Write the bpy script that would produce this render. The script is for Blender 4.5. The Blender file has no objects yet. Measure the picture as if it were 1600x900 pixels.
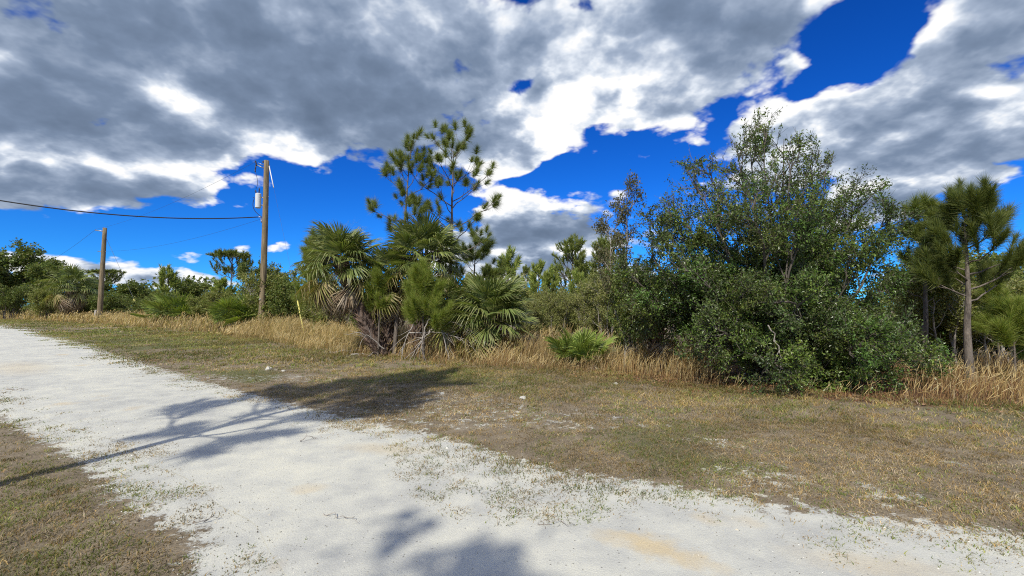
import bpy, math
import numpy as np
from mathutils import Matrix, Vector, Euler, Quaternion

# ------------------------------------------------------------------ camera
SC = bpy.context.scene
FPX = 711.0                       # focal length in photo pixels (1600 wide)
PITCH = math.radians(2.33)
CAMH = 1.6
cam = bpy.data.cameras.new("camera")
cam.sensor_width = 36.0
cam.lens = 36.0 * FPX / 1600.0
cam.clip_start = 0.05
cam.clip_end = 3000.0
camo = bpy.data.objects.new("camera", cam)
SC.collection.objects.link(camo)
camo.location = (0, 0, CAMH)
camo.rotation_euler = (math.pi / 2 + PITCH, 0, 0)
SC.camera = camo

# ------------------------------------------------------------------ light and exposure
SUN_AZ = math.radians(202.0)      # clockwise from +Y: behind the camera, a little to the left
SUN_EL = math.radians(42.0)
SUN_STRENGTH = 3.9
SKY_STRENGTH = 0.10
SC.view_settings.view_transform = 'Standard'
SC.view_settings.look = 'None'
SC.view_settings.exposure = 0.24
SC.view_settings.gamma = 1.0
SC.view_settings.use_curve_mapping = False
SC.cycles.max_bounces = 5
SC.cycles.diffuse_bounces = 2
SC.cycles.glossy_bounces = 2
SC.cycles.transmission_bounces = 3
SC.cycles.transparent_max_bounces = 4
SC.cycles.use_denoising = False
SC.cycles.filter_width = 1.1
SC.cycles.sample_clamp_indirect = 6.0

sun = bpy.data.lights.new("sun", 'SUN')
sun.energy = SUN_STRENGTH
sun.angle = math.radians(0.53)
sun.color = (1.0, 0.945, 0.83)
suno = bpy.data.objects.new("sun", sun)
SC.collection.objects.link(suno)
sdir = Vector((math.sin(SUN_AZ) * math.cos(SUN_EL), math.cos(SUN_AZ) * math.cos(SUN_EL), math.sin(SUN_EL)))
suno.rotation_euler = sdir.to_track_quat('Z', 'Y').to_euler()
suno.location = (-10, -20, 30)


def view_dir(px, py):
    """unit world direction in which the photo's pixel (1600x900) looks"""
    u, v = (px - 800) / FPX, (450 - py) / FPX
    d = np.array([u, math.cos(PITCH) - v * math.sin(PITCH), math.sin(PITCH) + v * math.cos(PITCH)])
    return d / np.linalg.norm(d)


def G(px, py):
    """ground point (x, y) seen at a photo pixel"""
    d = view_dir(px, py)
    t = -CAMH / d[2]
    return np.array([d[0] * t, d[1] * t])


def AT(px, py, depth):
    """world point at a photo pixel and a distance along +Y"""
    d = view_dir(px, py)
    t = depth / d[1]
    return np.array([d[0] * t, depth, CAMH + d[2] * t])


def BASE(px, depth):
    """ground point below a photo column at a distance along +Y"""
    return np.array([(px - 800) / FPX * depth, depth, 0.0])


# ------------------------------------------------------------------ sky with clouds
W = bpy.data.worlds.new("World")
SC.world = W
W.use_nodes = True
nt = W.node_tree
nt.nodes.clear()


class NG:
    """small helper for writing node graphs"""
    def __init__(self, tree):
        self.t = tree

    def n(self, kind, **kw):
        nd = self.t.nodes.new(kind)
        for k, v in kw.items():
            setattr(nd, k, v)
        return nd

    def put(self, sock, v):
        if isinstance(v, bpy.types.NodeSocket):
            self.t.links.new(v, sock)
        else:
            sock.default_value = v

    def math(self, op, a, b=None, c=None, clamp=False):
        nd = self.n('ShaderNodeMath', operation=op, use_clamp=clamp)
        self.put(nd.inputs[0], a)
        if b is not None:
            self.put(nd.inputs[1], b)
        if c is not None:
            self.put(nd.inputs[2], c)
        return nd.outputs[0]

    def vmath(self, op, a, b=None, out=0):
        nd = self.n('ShaderNodeVectorMath', operation=op)
        self.put(nd.inputs[0], a)
        if b is not None:
            if op == 'SCALE':
                self.put(nd.inputs['Scale'], b)
            else:
                self.put(nd.inputs[1], b)
        return nd.outputs[out]

    def rng(self, v, a, b, c=0.0, d=1.0, smooth=False):
        nd = self.n('ShaderNodeMapRange')
        nd.interpolation_type = 'SMOOTHSTEP' if smooth else 'LINEAR'
        for i, x in enumerate((v, a, b, c, d)):
            self.put(nd.inputs[i], x)
        return nd.outputs[0]

    def noise(self, vec, scale, detail=4, rough=0.5, dist=0.0, lac=2.0, out=0):
        nd = self.n('ShaderNodeTexNoise')
        self.put(nd.inputs['Vector'], vec)
        nd.inputs['Scale'].default_value = scale
        nd.inputs['Detail'].default_value = detail
        nd.inputs['Roughness'].default_value = rough
        nd.inputs['Lacunarity'].default_value = lac
        nd.inputs['Distortion'].default_value = dist
        return nd.outputs[out]

    def mix(self, f, a, b, blend='MIX'):
        nd = self.n('ShaderNodeMix', data_type='RGBA', blend_type=blend)
        self.put(nd.inputs[0], f)
        self.put(nd.inputs[6], a)
        self.put(nd.inputs[7], b)
        return nd.outputs[2]

    def ramp(self, f, stops):
        nd = self.n('ShaderNodeValToRGB')
        self.put(nd.inputs[0], f)
        e = nd.color_ramp.elements
        while len(e) < len(stops):
            e.new(0.5)
        for k, (p, c) in zip(e, stops):
            k.position = p
            k.color = (c[0], c[1], c[2], 1)
        return nd.outputs[0]


g = NG(nt)
tc = g.n('ShaderNodeTexCoord')
D = g.vmath('NORMALIZE', tc.outputs['Generated'])


def blob(px, py, a, b, rot, vec):
    """soft ellipse on the sky dome around a direction; angular radii from pixel radii; 0 outside, 1 at centre"""
    c = view_dir(px, py)
    r = math.radians(rot)
    d1 = view_dir(px + a * math.cos(r), py - a * math.sin(r)) - view_dir(px - a * math.cos(r), py + a * math.sin(r))
    d2 = view_dir(px + b * math.sin(r), py + b * math.cos(r)) - view_dir(px - b * math.sin(r), py - b * math.cos(r))
    ra, rb = np.linalg.norm(d1) / 2, np.linalg.norm(d2) / 2
    t1 = d1 / np.linalg.norm(d1)
    t3 = c - t1 * c.dot(t1); t3 /= np.linalg.norm(t3)
    t2 = np.cross(t3, t1)
    M = Matrix((t1, t2, t3)).transposed()
    mp = g.n('ShaderNodeMapping', vector_type='TEXTURE')
    g.put(mp.inputs['Vector'], vec)
    mp.inputs['Location'].default_value = c
    mp.inputs['Rotation'].default_value = M.to_euler('XYZ')
    mp.inputs['Scale'].default_value = (ra, rb, 0.6)
    ln = g.vmath('LENGTH', mp.outputs[0], out=1)
    return g.rng(ln, 1.55, 0.1, 0.0, 1.0, smooth=True)


def total(blobs, after=None):
    """weighted sum of blobs, worked out one after another (the shader's stack is small)"""
    s = None
    for (px, py, a, b, rot, w) in blobs:
        prev = s if s is not None else after
        vec = D
        if prev is not None:
            nd = g.n('ShaderNodeVectorMath', operation='MULTIPLY_ADD')
            g.put(nd.inputs[0], prev)
            nd.inputs[1].default_value = (1e-9, 1e-9, 1e-9)
            g.put(nd.inputs[2], D)
            vec = nd.outputs[0]
        v = blob(px, py, a, b, rot, vec)
        nd = g.n('ShaderNodeMath', operation='MULTIPLY_ADD')
        g.put(nd.inputs[0], v)
        nd.inputs[1].default_value = w
        g.put(nd.inputs[2], 0.0 if s is None else s)
        s = nd.outputs[0]
    return s


# where clouds stand (weight > 0) and where blue gaps are (weight < 0)
COVER = [
    (380, 50, 560, 190, -4, 1.35), (560, 190, 260, 70, -10, 0.6), (60, 170, 300, 120, 0, 0.6),
    (180, 272, 250, 58, -4, 1.0), (20, 290, 160, 50, -6, 0.6), (380, 225, 130, 40, -8, 0.5),
    (920, 110, 210, 130, 25, 1.0), (1110, 60, 200, 110, 20, 1.0), (810, 220, 120, 60, 40, 0.9), (1000, 160, 170, 60, 18, 0.45),
    (1470, 130, 200, 95, 22, 1.1), (1520, 215, 240, 55, 5, 0.8), (1540, 20, 150, 70, 0, 1.0), (1330, 255, 150, 55, 25, 0.8),
    (1190, 205, 130, 55, 25, 0.8), (1415, 297, 135, 46, 12, 1.5),
    (830, 340, 125, 45, 4, 1.05), (830, 385, 160, 40, 0, 1.0), (820, 420, 150, 26, 0, 0.9),
    (110, 418, 110, 30, -4, 0.95), (180, 430, 70, 20, 0, 0.45), (285, 440, 85, 18, 0, 0.8), (374, 394, 26, 10, 15, 0.55), (436, 387, 26, 9, 10, 0.5),
    (820, 282, 90, 12, 5, -0.75), (1230, 200, 130, 70, 25, 0.55),
    (985, 245, 34, 14, 5, 0.5), (1540, 300, 50, 12, -10, 0.3),
    (1350, 55, 70, 95, -18, -1.3), (1262, 135, 45, 22, 40, -0.6), (812, 138, 34, 18, 30, -1.0), (785, 178, 50, 12, 30, -0.6),
    (960, 250, 120, 38, 15, -0.7), (560, 340, 260, 45, 0, -0.7), (100, 372, 360, 24, 0, -0.6), (870, 268, 60, 20, 15, -0.4),
    (1530, 325, 110, 36, -10, -0.6), (30, 15, 50, 30, 30, -0.3), (1035, 72, 34, 14, 20, -0.8), (938, 197, 34, 12, 20, -0.6), (900, 10, 30, 12, 0, -0.3), (1325, 145, 26, 10, 10, -0.4),
    (420, 262, 55, 14, 0, -0.4), (560, 300, 120, 22, -5, -0.5), (1530, 258, 60, 8, 5, -0.3), (70, 245, 30, 12, 0, -0.3),
]
# heavy grey undersides (positive) and sunlit white patches (negative)
SHADE = [
    (430, 90, 420, 110, -10, 0.42), (600, 190, 230, 75, -14, 0.55), (200, 190, 240, 55, -10, 0.42), (700, 60, 200, 110, 0, 0.14), (100, 60, 200, 100, 0, 0.2),
    (1170, 70, 90, 60, 25, 0.38), (1000, 40, 90, 50, 0, 0.12), (980, 110, 120, 40, 20, -0.25), (1470, 175, 180, 40, 20, 0.4), (1520, 238, 190, 28, 5, 0.55),
    (840, 368, 120, 17, 4, 0.75), (840, 402, 100, 8, 0, 0.45), (270, 290, 130, 22, -5, 0.25), (1560, 90, 90, 50, 20, 0.35), (60, 290, 160, 40, 0, 0.15), (200, 310, 200, 22, 0, 0.3), (520, 255, 140, 30, -8, 0.2), (190, 250, 120, 24, -5, -0.55), (335, 268, 60, 16, -10, -0.35), (60, 262, 60, 22, 0, -0.35),
    (275, 150, 95, 34, -25, -1.1), (425, 215, 55, 24, -10, -0.6), (520, 258, 90, 18, -10, -0.4),
    (860, 190, 130, 60, 35, -0.5), (1330, 115, 60, 30, 10, -0.5), (1440, 30, 90, 40, 0, -0.5), (1545, 145, 50, 13, 5, -0.9),
    (1400, 210, 90, 20, 30, -0.35), (830, 315, 110, 20, 0, -0.4), (110, 415, 120, 22, 0, -0.3),
]
cover = total(COVER)
shade = total(SHADE, cover)
sep = g.n('ShaderNodeSeparateXYZ'); g.put(sep.inputs[0], D)
dz = sep.outputs[2]
# the cloud field elsewhere: the same broken cumulus over the whole dome
low = g.noise(g.vmath('MULTIPLY', D, (1, 1, 1.8)), 2.3, 2, 0.5)
cmb = g.n('ShaderNodeCombineXYZ')
dyw = g.rng(sep.outputs[1], 0.30, 0.55)     # clouds of the mapped part of the sky lie ahead
lowc = g.math('MULTIPLY', g.math('SUBTRACT', low, 0.25), g.math('SUBTRACT', 2.4, g.math('MULTIPLY', dyw, 2.2)))
base_c = g.math('ADD', cover, lowc)


shrink = g.math('DIVIDE', 0.8, g.math('ADD', g.math('MAXIMUM', dz, 0.0), 0.42))   # clouds look smaller towards the horizon


def puff(vec):
    """billowing cloud noise: soft fractal plus rounded cells"""
    wv = g.vmath('SCALE', g.vmath('MULTIPLY', vec, (1, 1, 1.5)), shrink)
    soft = g.noise(wv, 6.0, 5, 0.58, 0.1)
    vo = g.n('ShaderNodeTexVoronoi', feature='F1')
    g.put(vo.inputs['Vector'], g.vmath('ADD', wv, warp))
    vo.inputs['Scale'].default_value = 11.0
    vo.inputs['Detail'].default_value = 1.0
    vo.inputs['Roughness'].default_value = 0.55
    cell = g.math('SUBTRACT', 0.66, vo.outputs['Distance'])
    return g.math('ADD', soft, g.math('MULTIPLY', cell, BILLOW))


BILLOW = 0.30
warp = g.vmath('SCALE', g.vmath('SUBTRACT', g.noise(g.vmath('SCALE', D, shrink), 14.0, 3, 0.6, out=1), (0.5, 0.5, 0.5)), 0.07)
n0 = puff(D)
UPV = (-0.014, -0.012, 0.034)
n1 = puff(g.vmath('ADD', D, UPV))
AMP = 2.7
dens0 = g.math('ADD', base_c, g.math('MULTIPLY', g.math('SUBTRACT', n0, 0.5), AMP))
alpha = g.rng(dens0, 0.20, 0.60, smooth=True)
thick = g.rng(dens0, 0.25, 1.7)
relief = g.math('MULTIPLY', g.math('SUBTRACT', n0, n1), 2.1)
fine = g.noise(g.vmath('SCALE', g.vmath('MULTIPLY', D, (1, 1, 1.9)), shrink), 3.4, 4, 0.5, 0.1)
sh = g.math('ADD', g.math('MULTIPLY', thick, 0.42), g.math('MULTIPLY', shade, 0.85))
sh = g.math('ADD', sh, g.math('MULTIPLY', g.math('SUBTRACT', fine, 0.5), 0.8))
sh = g.math('SUBTRACT', sh, relief)
shs = g.math('MAXIMUM', g.math('ADD', sh, 0.09), 0.0)
shs = g.math('DIVIDE', g.math('MULTIPLY', shs, 1.45), g.math('ADD', shs, 0.75))     # darkest bases fade into each other without a flat floor
ccol = g.ramp(shs, [
    (0.0, (1.0, 1.0, 1.0)), (0.22, (0.76, 0.82, 0.91)), (0.5, (0.38, 0.46, 0.60)), (0.75, (0.20, 0.268, 0.39)), (1.0, (0.125, 0.175, 0.265))])

sky = g.n('ShaderNodeTexSky', sky_type='NISHITA')
sky.sun_disc = False
sky.sun_elevation = SUN_EL
sky.sun_rotation = SUN_AZ
sky.altitude = 0
sky.air_density = 1.0
sky.dust_density = 0.15
sky.ozone_density = 2.5
hs = g.n('ShaderNodeHueSaturation')
hs.inputs['Hue'].default_value = 0.505
hs.inputs['Saturation'].default_value = 1.3
hs.inputs['Value'].default_value = 1.0
g.put(sky.inputs['Vector'], g.vmath('NORMALIZE', g.vmath('ADD', D, (0, 0, 0.075))))
g.put(hs.inputs['Color'], sky.outputs[0])
gm = g.n('ShaderNodeGamma')
gm.inputs['Gamma'].default_value = 1.45
g.put(gm.inputs['Color'], g.mix(1.0, hs.outputs[0], (0.115, 0.115, 0.115, 1), 'MULTIPLY'))
blue = g.mix(1.0, gm.outputs[0], (3.7, 11.2, 15.6, 1), 'MULTIPLY')
cl = g.mix(1.0, ccol, (1 / SKY_STRENGTH * 0.86,) * 3 + (1,), 'MULTIPLY')
full = g.mix(alpha, blue, cl)
bg = g.n('ShaderNodeBackground')
bg.inputs['Strength'].default_value = SKY_STRENGTH
g.put(bg.inputs['Color'], full)
wo = g.n('ShaderNodeOutputWorld')
nt.links.new(bg.outputs[0], wo.inputs[0])
W.cycles.sampling_method = 'MANUAL'
W.cycles.sample_map_resolution = 512

# ------------------------------------------------------------------ mesh helpers
COL = SC.collection


def nrm(a):
    return a / np.maximum(np.linalg.norm(a, axis=-1, keepdims=True), 1e-9)


class Geo:
    """collects vertices, faces of 3 or 4 corners and a colour for each vertex"""
    def __init__(self):
        self.V, self.F3, self.F4, self.C, self.n = [], [], [], [], 0

    def add(self, V, F, C=None):
        V = np.asarray(V, float).reshape(-1, 3)
        F = np.asarray(F, int)
        (self.F4 if F.shape[-1] == 4 else self.F3).append(F + self.n)
        self.V.append(V)
        if C is None:
            C = np.ones((len(V), 3))
        self.C.append(np.broadcast_to(np.asarray(C, float), (len(V), 3)))
        self.n += len(V)

    def arrays(self):
        V = np.concatenate(self.V)
        C = np.concatenate(self.C)
        F3 = np.concatenate(self.F3) if self.F3 else np.zeros((0, 3), int)
        F4 = np.concatenate(self.F4) if self.F4 else np.zeros((0, 4), int)
        return V, F3, F4, C

    def mesh(self, name, mat, smooth=False):
        V, F3, F4, C = self.arrays()
        me = bpy.data.meshes.new(name)
        me.vertices.add(len(V))
        me.vertices.foreach_set('co', V.ravel())
        loops = np.concatenate([F3.ravel(), F4.ravel()])
        me.loops.add(len(loops))
        me.loops.foreach_set('vertex_index', loops.astype(np.int32))
        starts = np.concatenate([np.arange(len(F3)) * 3, len(F3) * 3 + np.arange(len(F4)) * 4])
        me.polygons.add(len(starts))
        me.polygons.foreach_set('loop_start', starts.astype(np.int32))
        me.polygons.foreach_set('use_smooth', np.full(len(starts), smooth))
        at = me.color_attributes.new('tint', 'FLOAT_COLOR', 'POINT')
        at.data.foreach_set('color', np.concatenate([C, np.ones((len(C), 1))], 1).ravel())
        me.update(calc_edges=True)
        me.materials.append(mat)
        return me


def link(name, data, parent=None, loc=None, rot=None, scale=None, kind=None):
    o = bpy.data.objects.new(name, data)
    COL.objects.link(o)
    if parent is not None:
        o.parent = parent
    if loc is not None:
        o.location = loc
    if rot is not None:
        if isinstance(rot, Quaternion):
            o.rotation_mode = 'QUATERNION'
            o.rotation_quaternion = rot
        else:
            o.rotation_euler = rot
    if scale is not None:
        o.scale = (scale,) * 3 if np.isscalar(scale) else scale
    if kind:
        o['kind'] = kind
    return o


def tag(o, label, cat, group=None, kind=None):
    o['label'] = label
    if cat:
        o['category'] = cat
    if group:
        o['group'] = group
    if kind:
        o['kind'] = kind
    return o


def thing(name, label, cat, loc=(0, 0, 0), rotz=0.0, scale=None, group=None):
    o = link(name, None, None, loc, (0, 0, rotz), scale)
    o.empty_display_size = 0.2
    return tag(o, label, cat, group)


def tubes(geo, P, R, sides=5, C=None):
    """N tubes of K rings each: P (N,K,3), R (N,K)"""
    P = np.asarray(P, float); R = np.asarray(R, float)
    if P.ndim == 2:
        P = P[None]; R = R[None]
    N, K = P.shape[:2]
    T = nrm(np.gradient(P, axis=1))
    m = nrm(T.mean(1))
    ref = np.where(np.abs(m[:, 2:3]) > 0.75, np.array([[1.0, 0, 0]]), np.array([[0, 0, 1.0]]))
    N1 = nrm(np.cross(T, ref[:, None, :]))
    N2 = np.cross(T, N1)
    a = np.arange(sides) / sides * 2 * math.pi
    ring = P[:, :, None] + R[:, :, None, None] * (np.cos(a)[None, None, :, None] * N1[:, :, None] + np.sin(a)[None, None, :, None] * N2[:, :, None])
    idx = np.arange(N * K * sides).reshape(N, K, sides)
    nx = np.roll(idx, -1, axis=2)
    F = np.stack([idx[:, :-1], nx[:, :-1], nx[:, 1:], idx[:, 1:]], -1).reshape(-1, 4)
    if C is not None and np.ndim(C) == 2:
        C = np.repeat(C, K * sides, axis=0)
    geo.add(ring.reshape(-1, 3), F, C)


def bezier(p0, p1, p2, k):
    t = np.linspace(0, 1, k)[:, None]
    return (1 - t) ** 2 * p0 + 2 * t * (1 - t) * p1 + t * t * p2


def along(P, t):
    """points and tangents at t (N,n) along polylines P (N,K,3)"""
    N, K = P.shape[:2]
    x = np.clip(t, 0, 0.9999) * (K - 1)
    i = x.astype(int); f = (x - i)[..., None]
    r = np.arange(N)[:, None]
    a, b = P[r, i], P[r, i + 1]
    return a * (1 - f) + b * f, nrm(b - a)


def sprout(rng, P, n, t0, t1, L, ang, K=5, up=0.2, bend=0.1, wig=0.04, taper=0.5):
    """n branches from every polyline; returns polylines (N*n,K,3) and t"""
    N = len(P)
    t = t0 + (t1 - t0) * (np.arange(n)[None] + rng.random((N, n))) / n
    B, T = along(P, t)
    B = B.reshape(-1, 3); T = T.reshape(-1, 3); tt = t.reshape(-1)
    rv = rng.normal(size=T.shape)
    perp = nrm(rv - T * (rv * T).sum(-1, keepdims=True))
    an = (ang * rng.uniform(0.6, 1.3, len(T)))[:, None]
    Dr = nrm(T * np.cos(an) + perp * np.sin(an) + np.array([0, 0, up]))
    ln = (L * rng.uniform(0.6, 1.2, len(T)) * (1 - taper * tt))[:, None]
    s = np.linspace(0, 1, K)
    wv = rng.normal(size=(len(T), K, 3)) * wig * ln[:, None]
    wv[:, 0] = 0
    Q = B[:, None] + Dr[:, None] * (s[None, :, None] * ln[:, None]) + np.array([0, 0, 1.0]) * (bend * ln[:, None] * (s ** 2)[None, :, None]) + np.cumsum(wv, 1) * 0.5
    return Q, tt


def leaves(geo, rng, P, per, size, width, cols, t0=0.2, droop=0.0, spread=1.0, jit=0.03, mul=None):
    """leaf blades (one folded quad each) along polylines"""
    N = len(P)
    t = t0 + (1 - t0) * rng.random((N, per))
    B, T = along(P, t)
    B = B.reshape(-1, 3) + rng.normal(size=(N * per, 3)) * jit
    T = T.reshape(-1, 3)
    d = nrm(T * 0.6 + rng.normal(size=T.shape) * spread * 0.7 + np.array([0, 0, -droop]))
    s = nrm(np.cross(d, rng.normal(size=d.shape) * 0.8 + np.array([0, 0, 1.0])))
    nn = np.cross(s, d)
    l = (size * rng.uniform(0.6, 1.25, len(d)))[:, None]
    w = l * width
    v = np.stack([B, B + d * l * 0.5 + s * w + nn * w * 0.35, B + d * l - nn * l * 0.08, B + d * l * 0.5 - s * w + nn * w * 0.35], 1)
    F = np.arange(len(B) * 4).reshape(-1, 4)
    c = np.asarray(cols)[rng.integers(0, len(cols), len(B))] * rng.uniform(0.7, 1.25, (len(B), 1))
    if mul is not None:
        c = c * np.repeat(mul, per, 0)
    geo.add(v.reshape(-1, 3), F, np.repeat(c, 4, 0))


def place(geo, tuft, pos, dirs, scale, rng, cols=None):
    """copies of a small mesh (V,F3,C) joined into geo, its +Z along dirs"""
    V, F, C = tuft
    n = len(pos)
    z = nrm(dirs)
    x = nrm(np.cross(z, rng.normal(size=z.shape)))
    y = np.cross(z, x)
    M = np.stack([x, y, z], -1)
    W_ = np.einsum('nij,vj->nvi', M, V) * scale[:, None, None] + pos[:, None]
    FF = F[None] + (np.arange(n) * len(V))[:, None, None]
    CC = np.broadcast_to(C[None], (n,) + C.shape)
    if cols is not None:
        CC = CC * cols[:, None]
    geo.add(W_.reshape(-1, 3), FF.reshape(-1, F.shape[-1]), CC.reshape(-1, 3))


def quat_z(d, roll=0.0):
    return Vector(d).to_track_quat('Z', 'Y') @ Quaternion((0, 0, 1), roll)


def sdist(P, L):
    """signed distance of points (n,2) from an open polyline; positive on its left"""
    A, B = L[:-1], L[1:]
    d = B - A
    out = np.full(len(P), 1e9); sg = np.ones(len(P))
    for a, v in zip(A, d):
        w = P - a
        t = np.clip((w @ v) / (v @ v), 0, 1)
        e = w - t[:, None] * v
        q = np.hypot(e[:, 0], e[:, 1])
        cr = v[0] * w[:, 1] - v[1] * w[:, 0]
        m = q < out - 1e-9
        out[m] = q[m]; sg[m] = np.sign(cr[m])
    return out * sg


def sm(a, b, x):
    t = np.clip((x - a) / (b - a), 0, 1)
    return t * t * (3 - 2 * t)


def vnoise(P, s, seed=0):
    """smooth value noise in the plane"""
    r = np.random.default_rng(seed + 991)
    T = r.random((256, 256))
    q = np.asarray(P) * s + 1000.37
    i = np.floor(q).astype(int); f = q - i
    f = f * f * (3 - 2 * f)
    x0, y0 = i[:, 0] % 256, i[:, 1] % 256
    x1, y1 = (x0 + 1) % 256, (y0 + 1) % 256
    return (T[x0, y0] * (1 - f[:, 0]) + T[x1, y0] * f[:, 0]) * (1 - f[:, 1]) + (T[x0, y1] * (1 - f[:, 0]) + T[x1, y1] * f[:, 0]) * f[:, 1]


# ------------------------------------------------------------------ materials
def new_mat(name):
    m = bpy.data.materials.new(name)
    m.use_nodes = True
    t = m.node_tree
    t.nodes.clear()
    q = NG(t)
    out = q.n('ShaderNodeOutputMaterial')
    return m, q, out


def foliage_mat(name, rough=0.5, spec=0.4, trans=0.3, tint=(1, 1, 1)):
    m, q, out = new_mat(name)
    at = q.n('ShaderNodeAttribute', attribute_name='tint')
    col = q.mix(1.0, at.outputs['Color'], tint + (1,), 'MULTIPLY')
    b = q.n('ShaderNodeBsdfPrincipled')
    q.put(b.inputs['Base Color'], col)
    b.inputs['Roughness'].default_value = rough
    b.inputs['Specular IOR Level'].default_value = spec
    tr = q.n('ShaderNodeBsdfTranslucent')
    q.put(tr.inputs['Color'], q.mix(1.0, col, (1.25, 1.3, 0.6, 1), 'MULTIPLY'))
    mx = q.n('ShaderNodeMixShader')
    mx.inputs[0].default_value = trans
    q.t.links.new(b.outputs[0], mx.inputs[1]); q.t.links.new(tr.outputs[0], mx.inputs[2])
    q.t.links.new(mx.outputs[0], out.inputs[0])
    return m


def bark_mat(name, c1, c2, scale=9.0, stretch=0.25, bump=0.5, rough=0.9):
    m, q, out = new_mat(name)
    tcn = q.n('ShaderNodeTexCoord')
    v = q.vmath('MULTIPLY', tcn.outputs['Object'], (1, 1, stretch))
    n1 = q.noise(v, scale, 6, 0.65)
    n2 = q.noise(v, scale * 4.5, 3, 0.6)
    f = q.math('ADD', q.math('MULTIPLY', n1, 0.65), q.math('MULTIPLY', n2, 0.35))
    at = q.n('ShaderNodeAttribute', attribute_name='tint')
    col = q.ramp(f, [(0.36, c2), (0.62, c1)])
    b = q.n('ShaderNodeBsdfPrincipled')
    q.put(b.inputs['Base Color'], q.mix(1.0, col, at.outputs['Color'], 'MULTIPLY'))
    b.inputs['Roughness'].default_value = rough
    b.inputs['Specular IOR Level'].default_value = 0.2
    bp = q.n('ShaderNodeBump')
    bp.inputs['Strength'].default_value = bump
    bp.inputs['Distance'].default_value = 0.02
    q.put(bp.inputs['Height'], f)
    q.t.links.new(bp.outputs[0], b.inputs['Normal'])
    q.t.links.new(b.outputs[0], out.inputs[0])
    return m


def plain_mat(name, col, rough=0.6, metal=0.0, var=0.15, scale=14.0):
    m, q, out = new_mat(name)
    tcn = q.n('ShaderNodeTexCoord')
    n = q.noise(tcn.outputs['Object'], scale, 4, 0.6)
    c = q.mix(n, tuple(x * (1 - var) for x in col) + (1,), tuple(min(1, x * (1 + var)) for x in col) + (1,))
    b = q.n('ShaderNodeBsdfPrincipled')
    q.put(b.inputs['Base Color'], c)
    b.inputs['Roughness'].default_value = rough
    b.inputs['Metallic'].default_value = metal
    q.t.links.new(b.outputs[0], out.inputs[0])
    return m


M_OAK = foliage_mat('oak_leaf', 0.38, 0.5, 0.22)
M_LEAF = foliage_mat('tree_leaf', 0.5, 0.35, 0.3, (1.12, 1.15, 1.0))
M_NEEDLE = foliage_mat('pine_needle', 0.5, 0.35, 0.3)
M_FROND = foliage_mat('palm_frond', 0.42, 0.45, 0.25)
M_DEADLEAF = foliage_mat('dead_frond', 0.8, 0.15, 0.15)
M_GRASS = foliage_mat('grass_blade', 0.65, 0.2, 0.3)
M_STRAW = foliage_mat('dry_grass', 0.7, 0.2, 0.35)
M_LITTER = foliage_mat('fallen_leaf', 0.8, 0.15, 0.1)
M_PINEBARK = bark_mat('pine_bark', (0.22, 0.185, 0.15), (0.06, 0.05, 0.042), 11, 0.3, 0.9)
M_OAKBARK = bark_mat('oak_bark', (0.15, 0.13, 0.105), (0.06, 0.052, 0.045), 13, 0.3, 0.6)
M_PALEBARK = bark_mat('pale_bark', (0.38, 0.35, 0.31), (0.17, 0.15, 0.13), 12, 0.3, 0.5)
M_PALMBARK = bark_mat('palm_trunk', (0.17, 0.125, 0.10), (0.04, 0.03, 0.026), 13, 0.7, 0.9)
M_DEADWOOD = bark_mat('dead_wood', (0.46, 0.42, 0.37), (0.2, 0.175, 0.15), 16, 0.4, 0.5)
M_POLE = bark_mat('pole_wood', (0.30, 0.235, 0.14), (0.07, 0.052, 0.034), 13, 0.06, 0.9)
M_STEEL = plain_mat('galvanised_steel', (0.35, 0.36, 0.37), 0.45, 0.7)
M_CABLE = plain_mat('cable_black', (0.018, 0.018, 0.02), 0.5)
M_TANK = plain_mat('transformer_paint', (0.56, 0.58, 0.59), 0.35, 0.0, 0.05)
M_CERAMIC = plain_mat('insulator_grey', (0.06, 0.055, 0.06), 0.3)
M_YELLOW = plain_mat('yellow_plastic', (0.66, 0.58, 0.16), 0.45)
M_WHITEP = plain_mat('white_plastic', (0.72, 0.72, 0.70), 0.5)
M_ROCK = plain_mat('lime_rock', (0.48, 0.46, 0.40), 0.9, 0, 0.2, 30)


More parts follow.
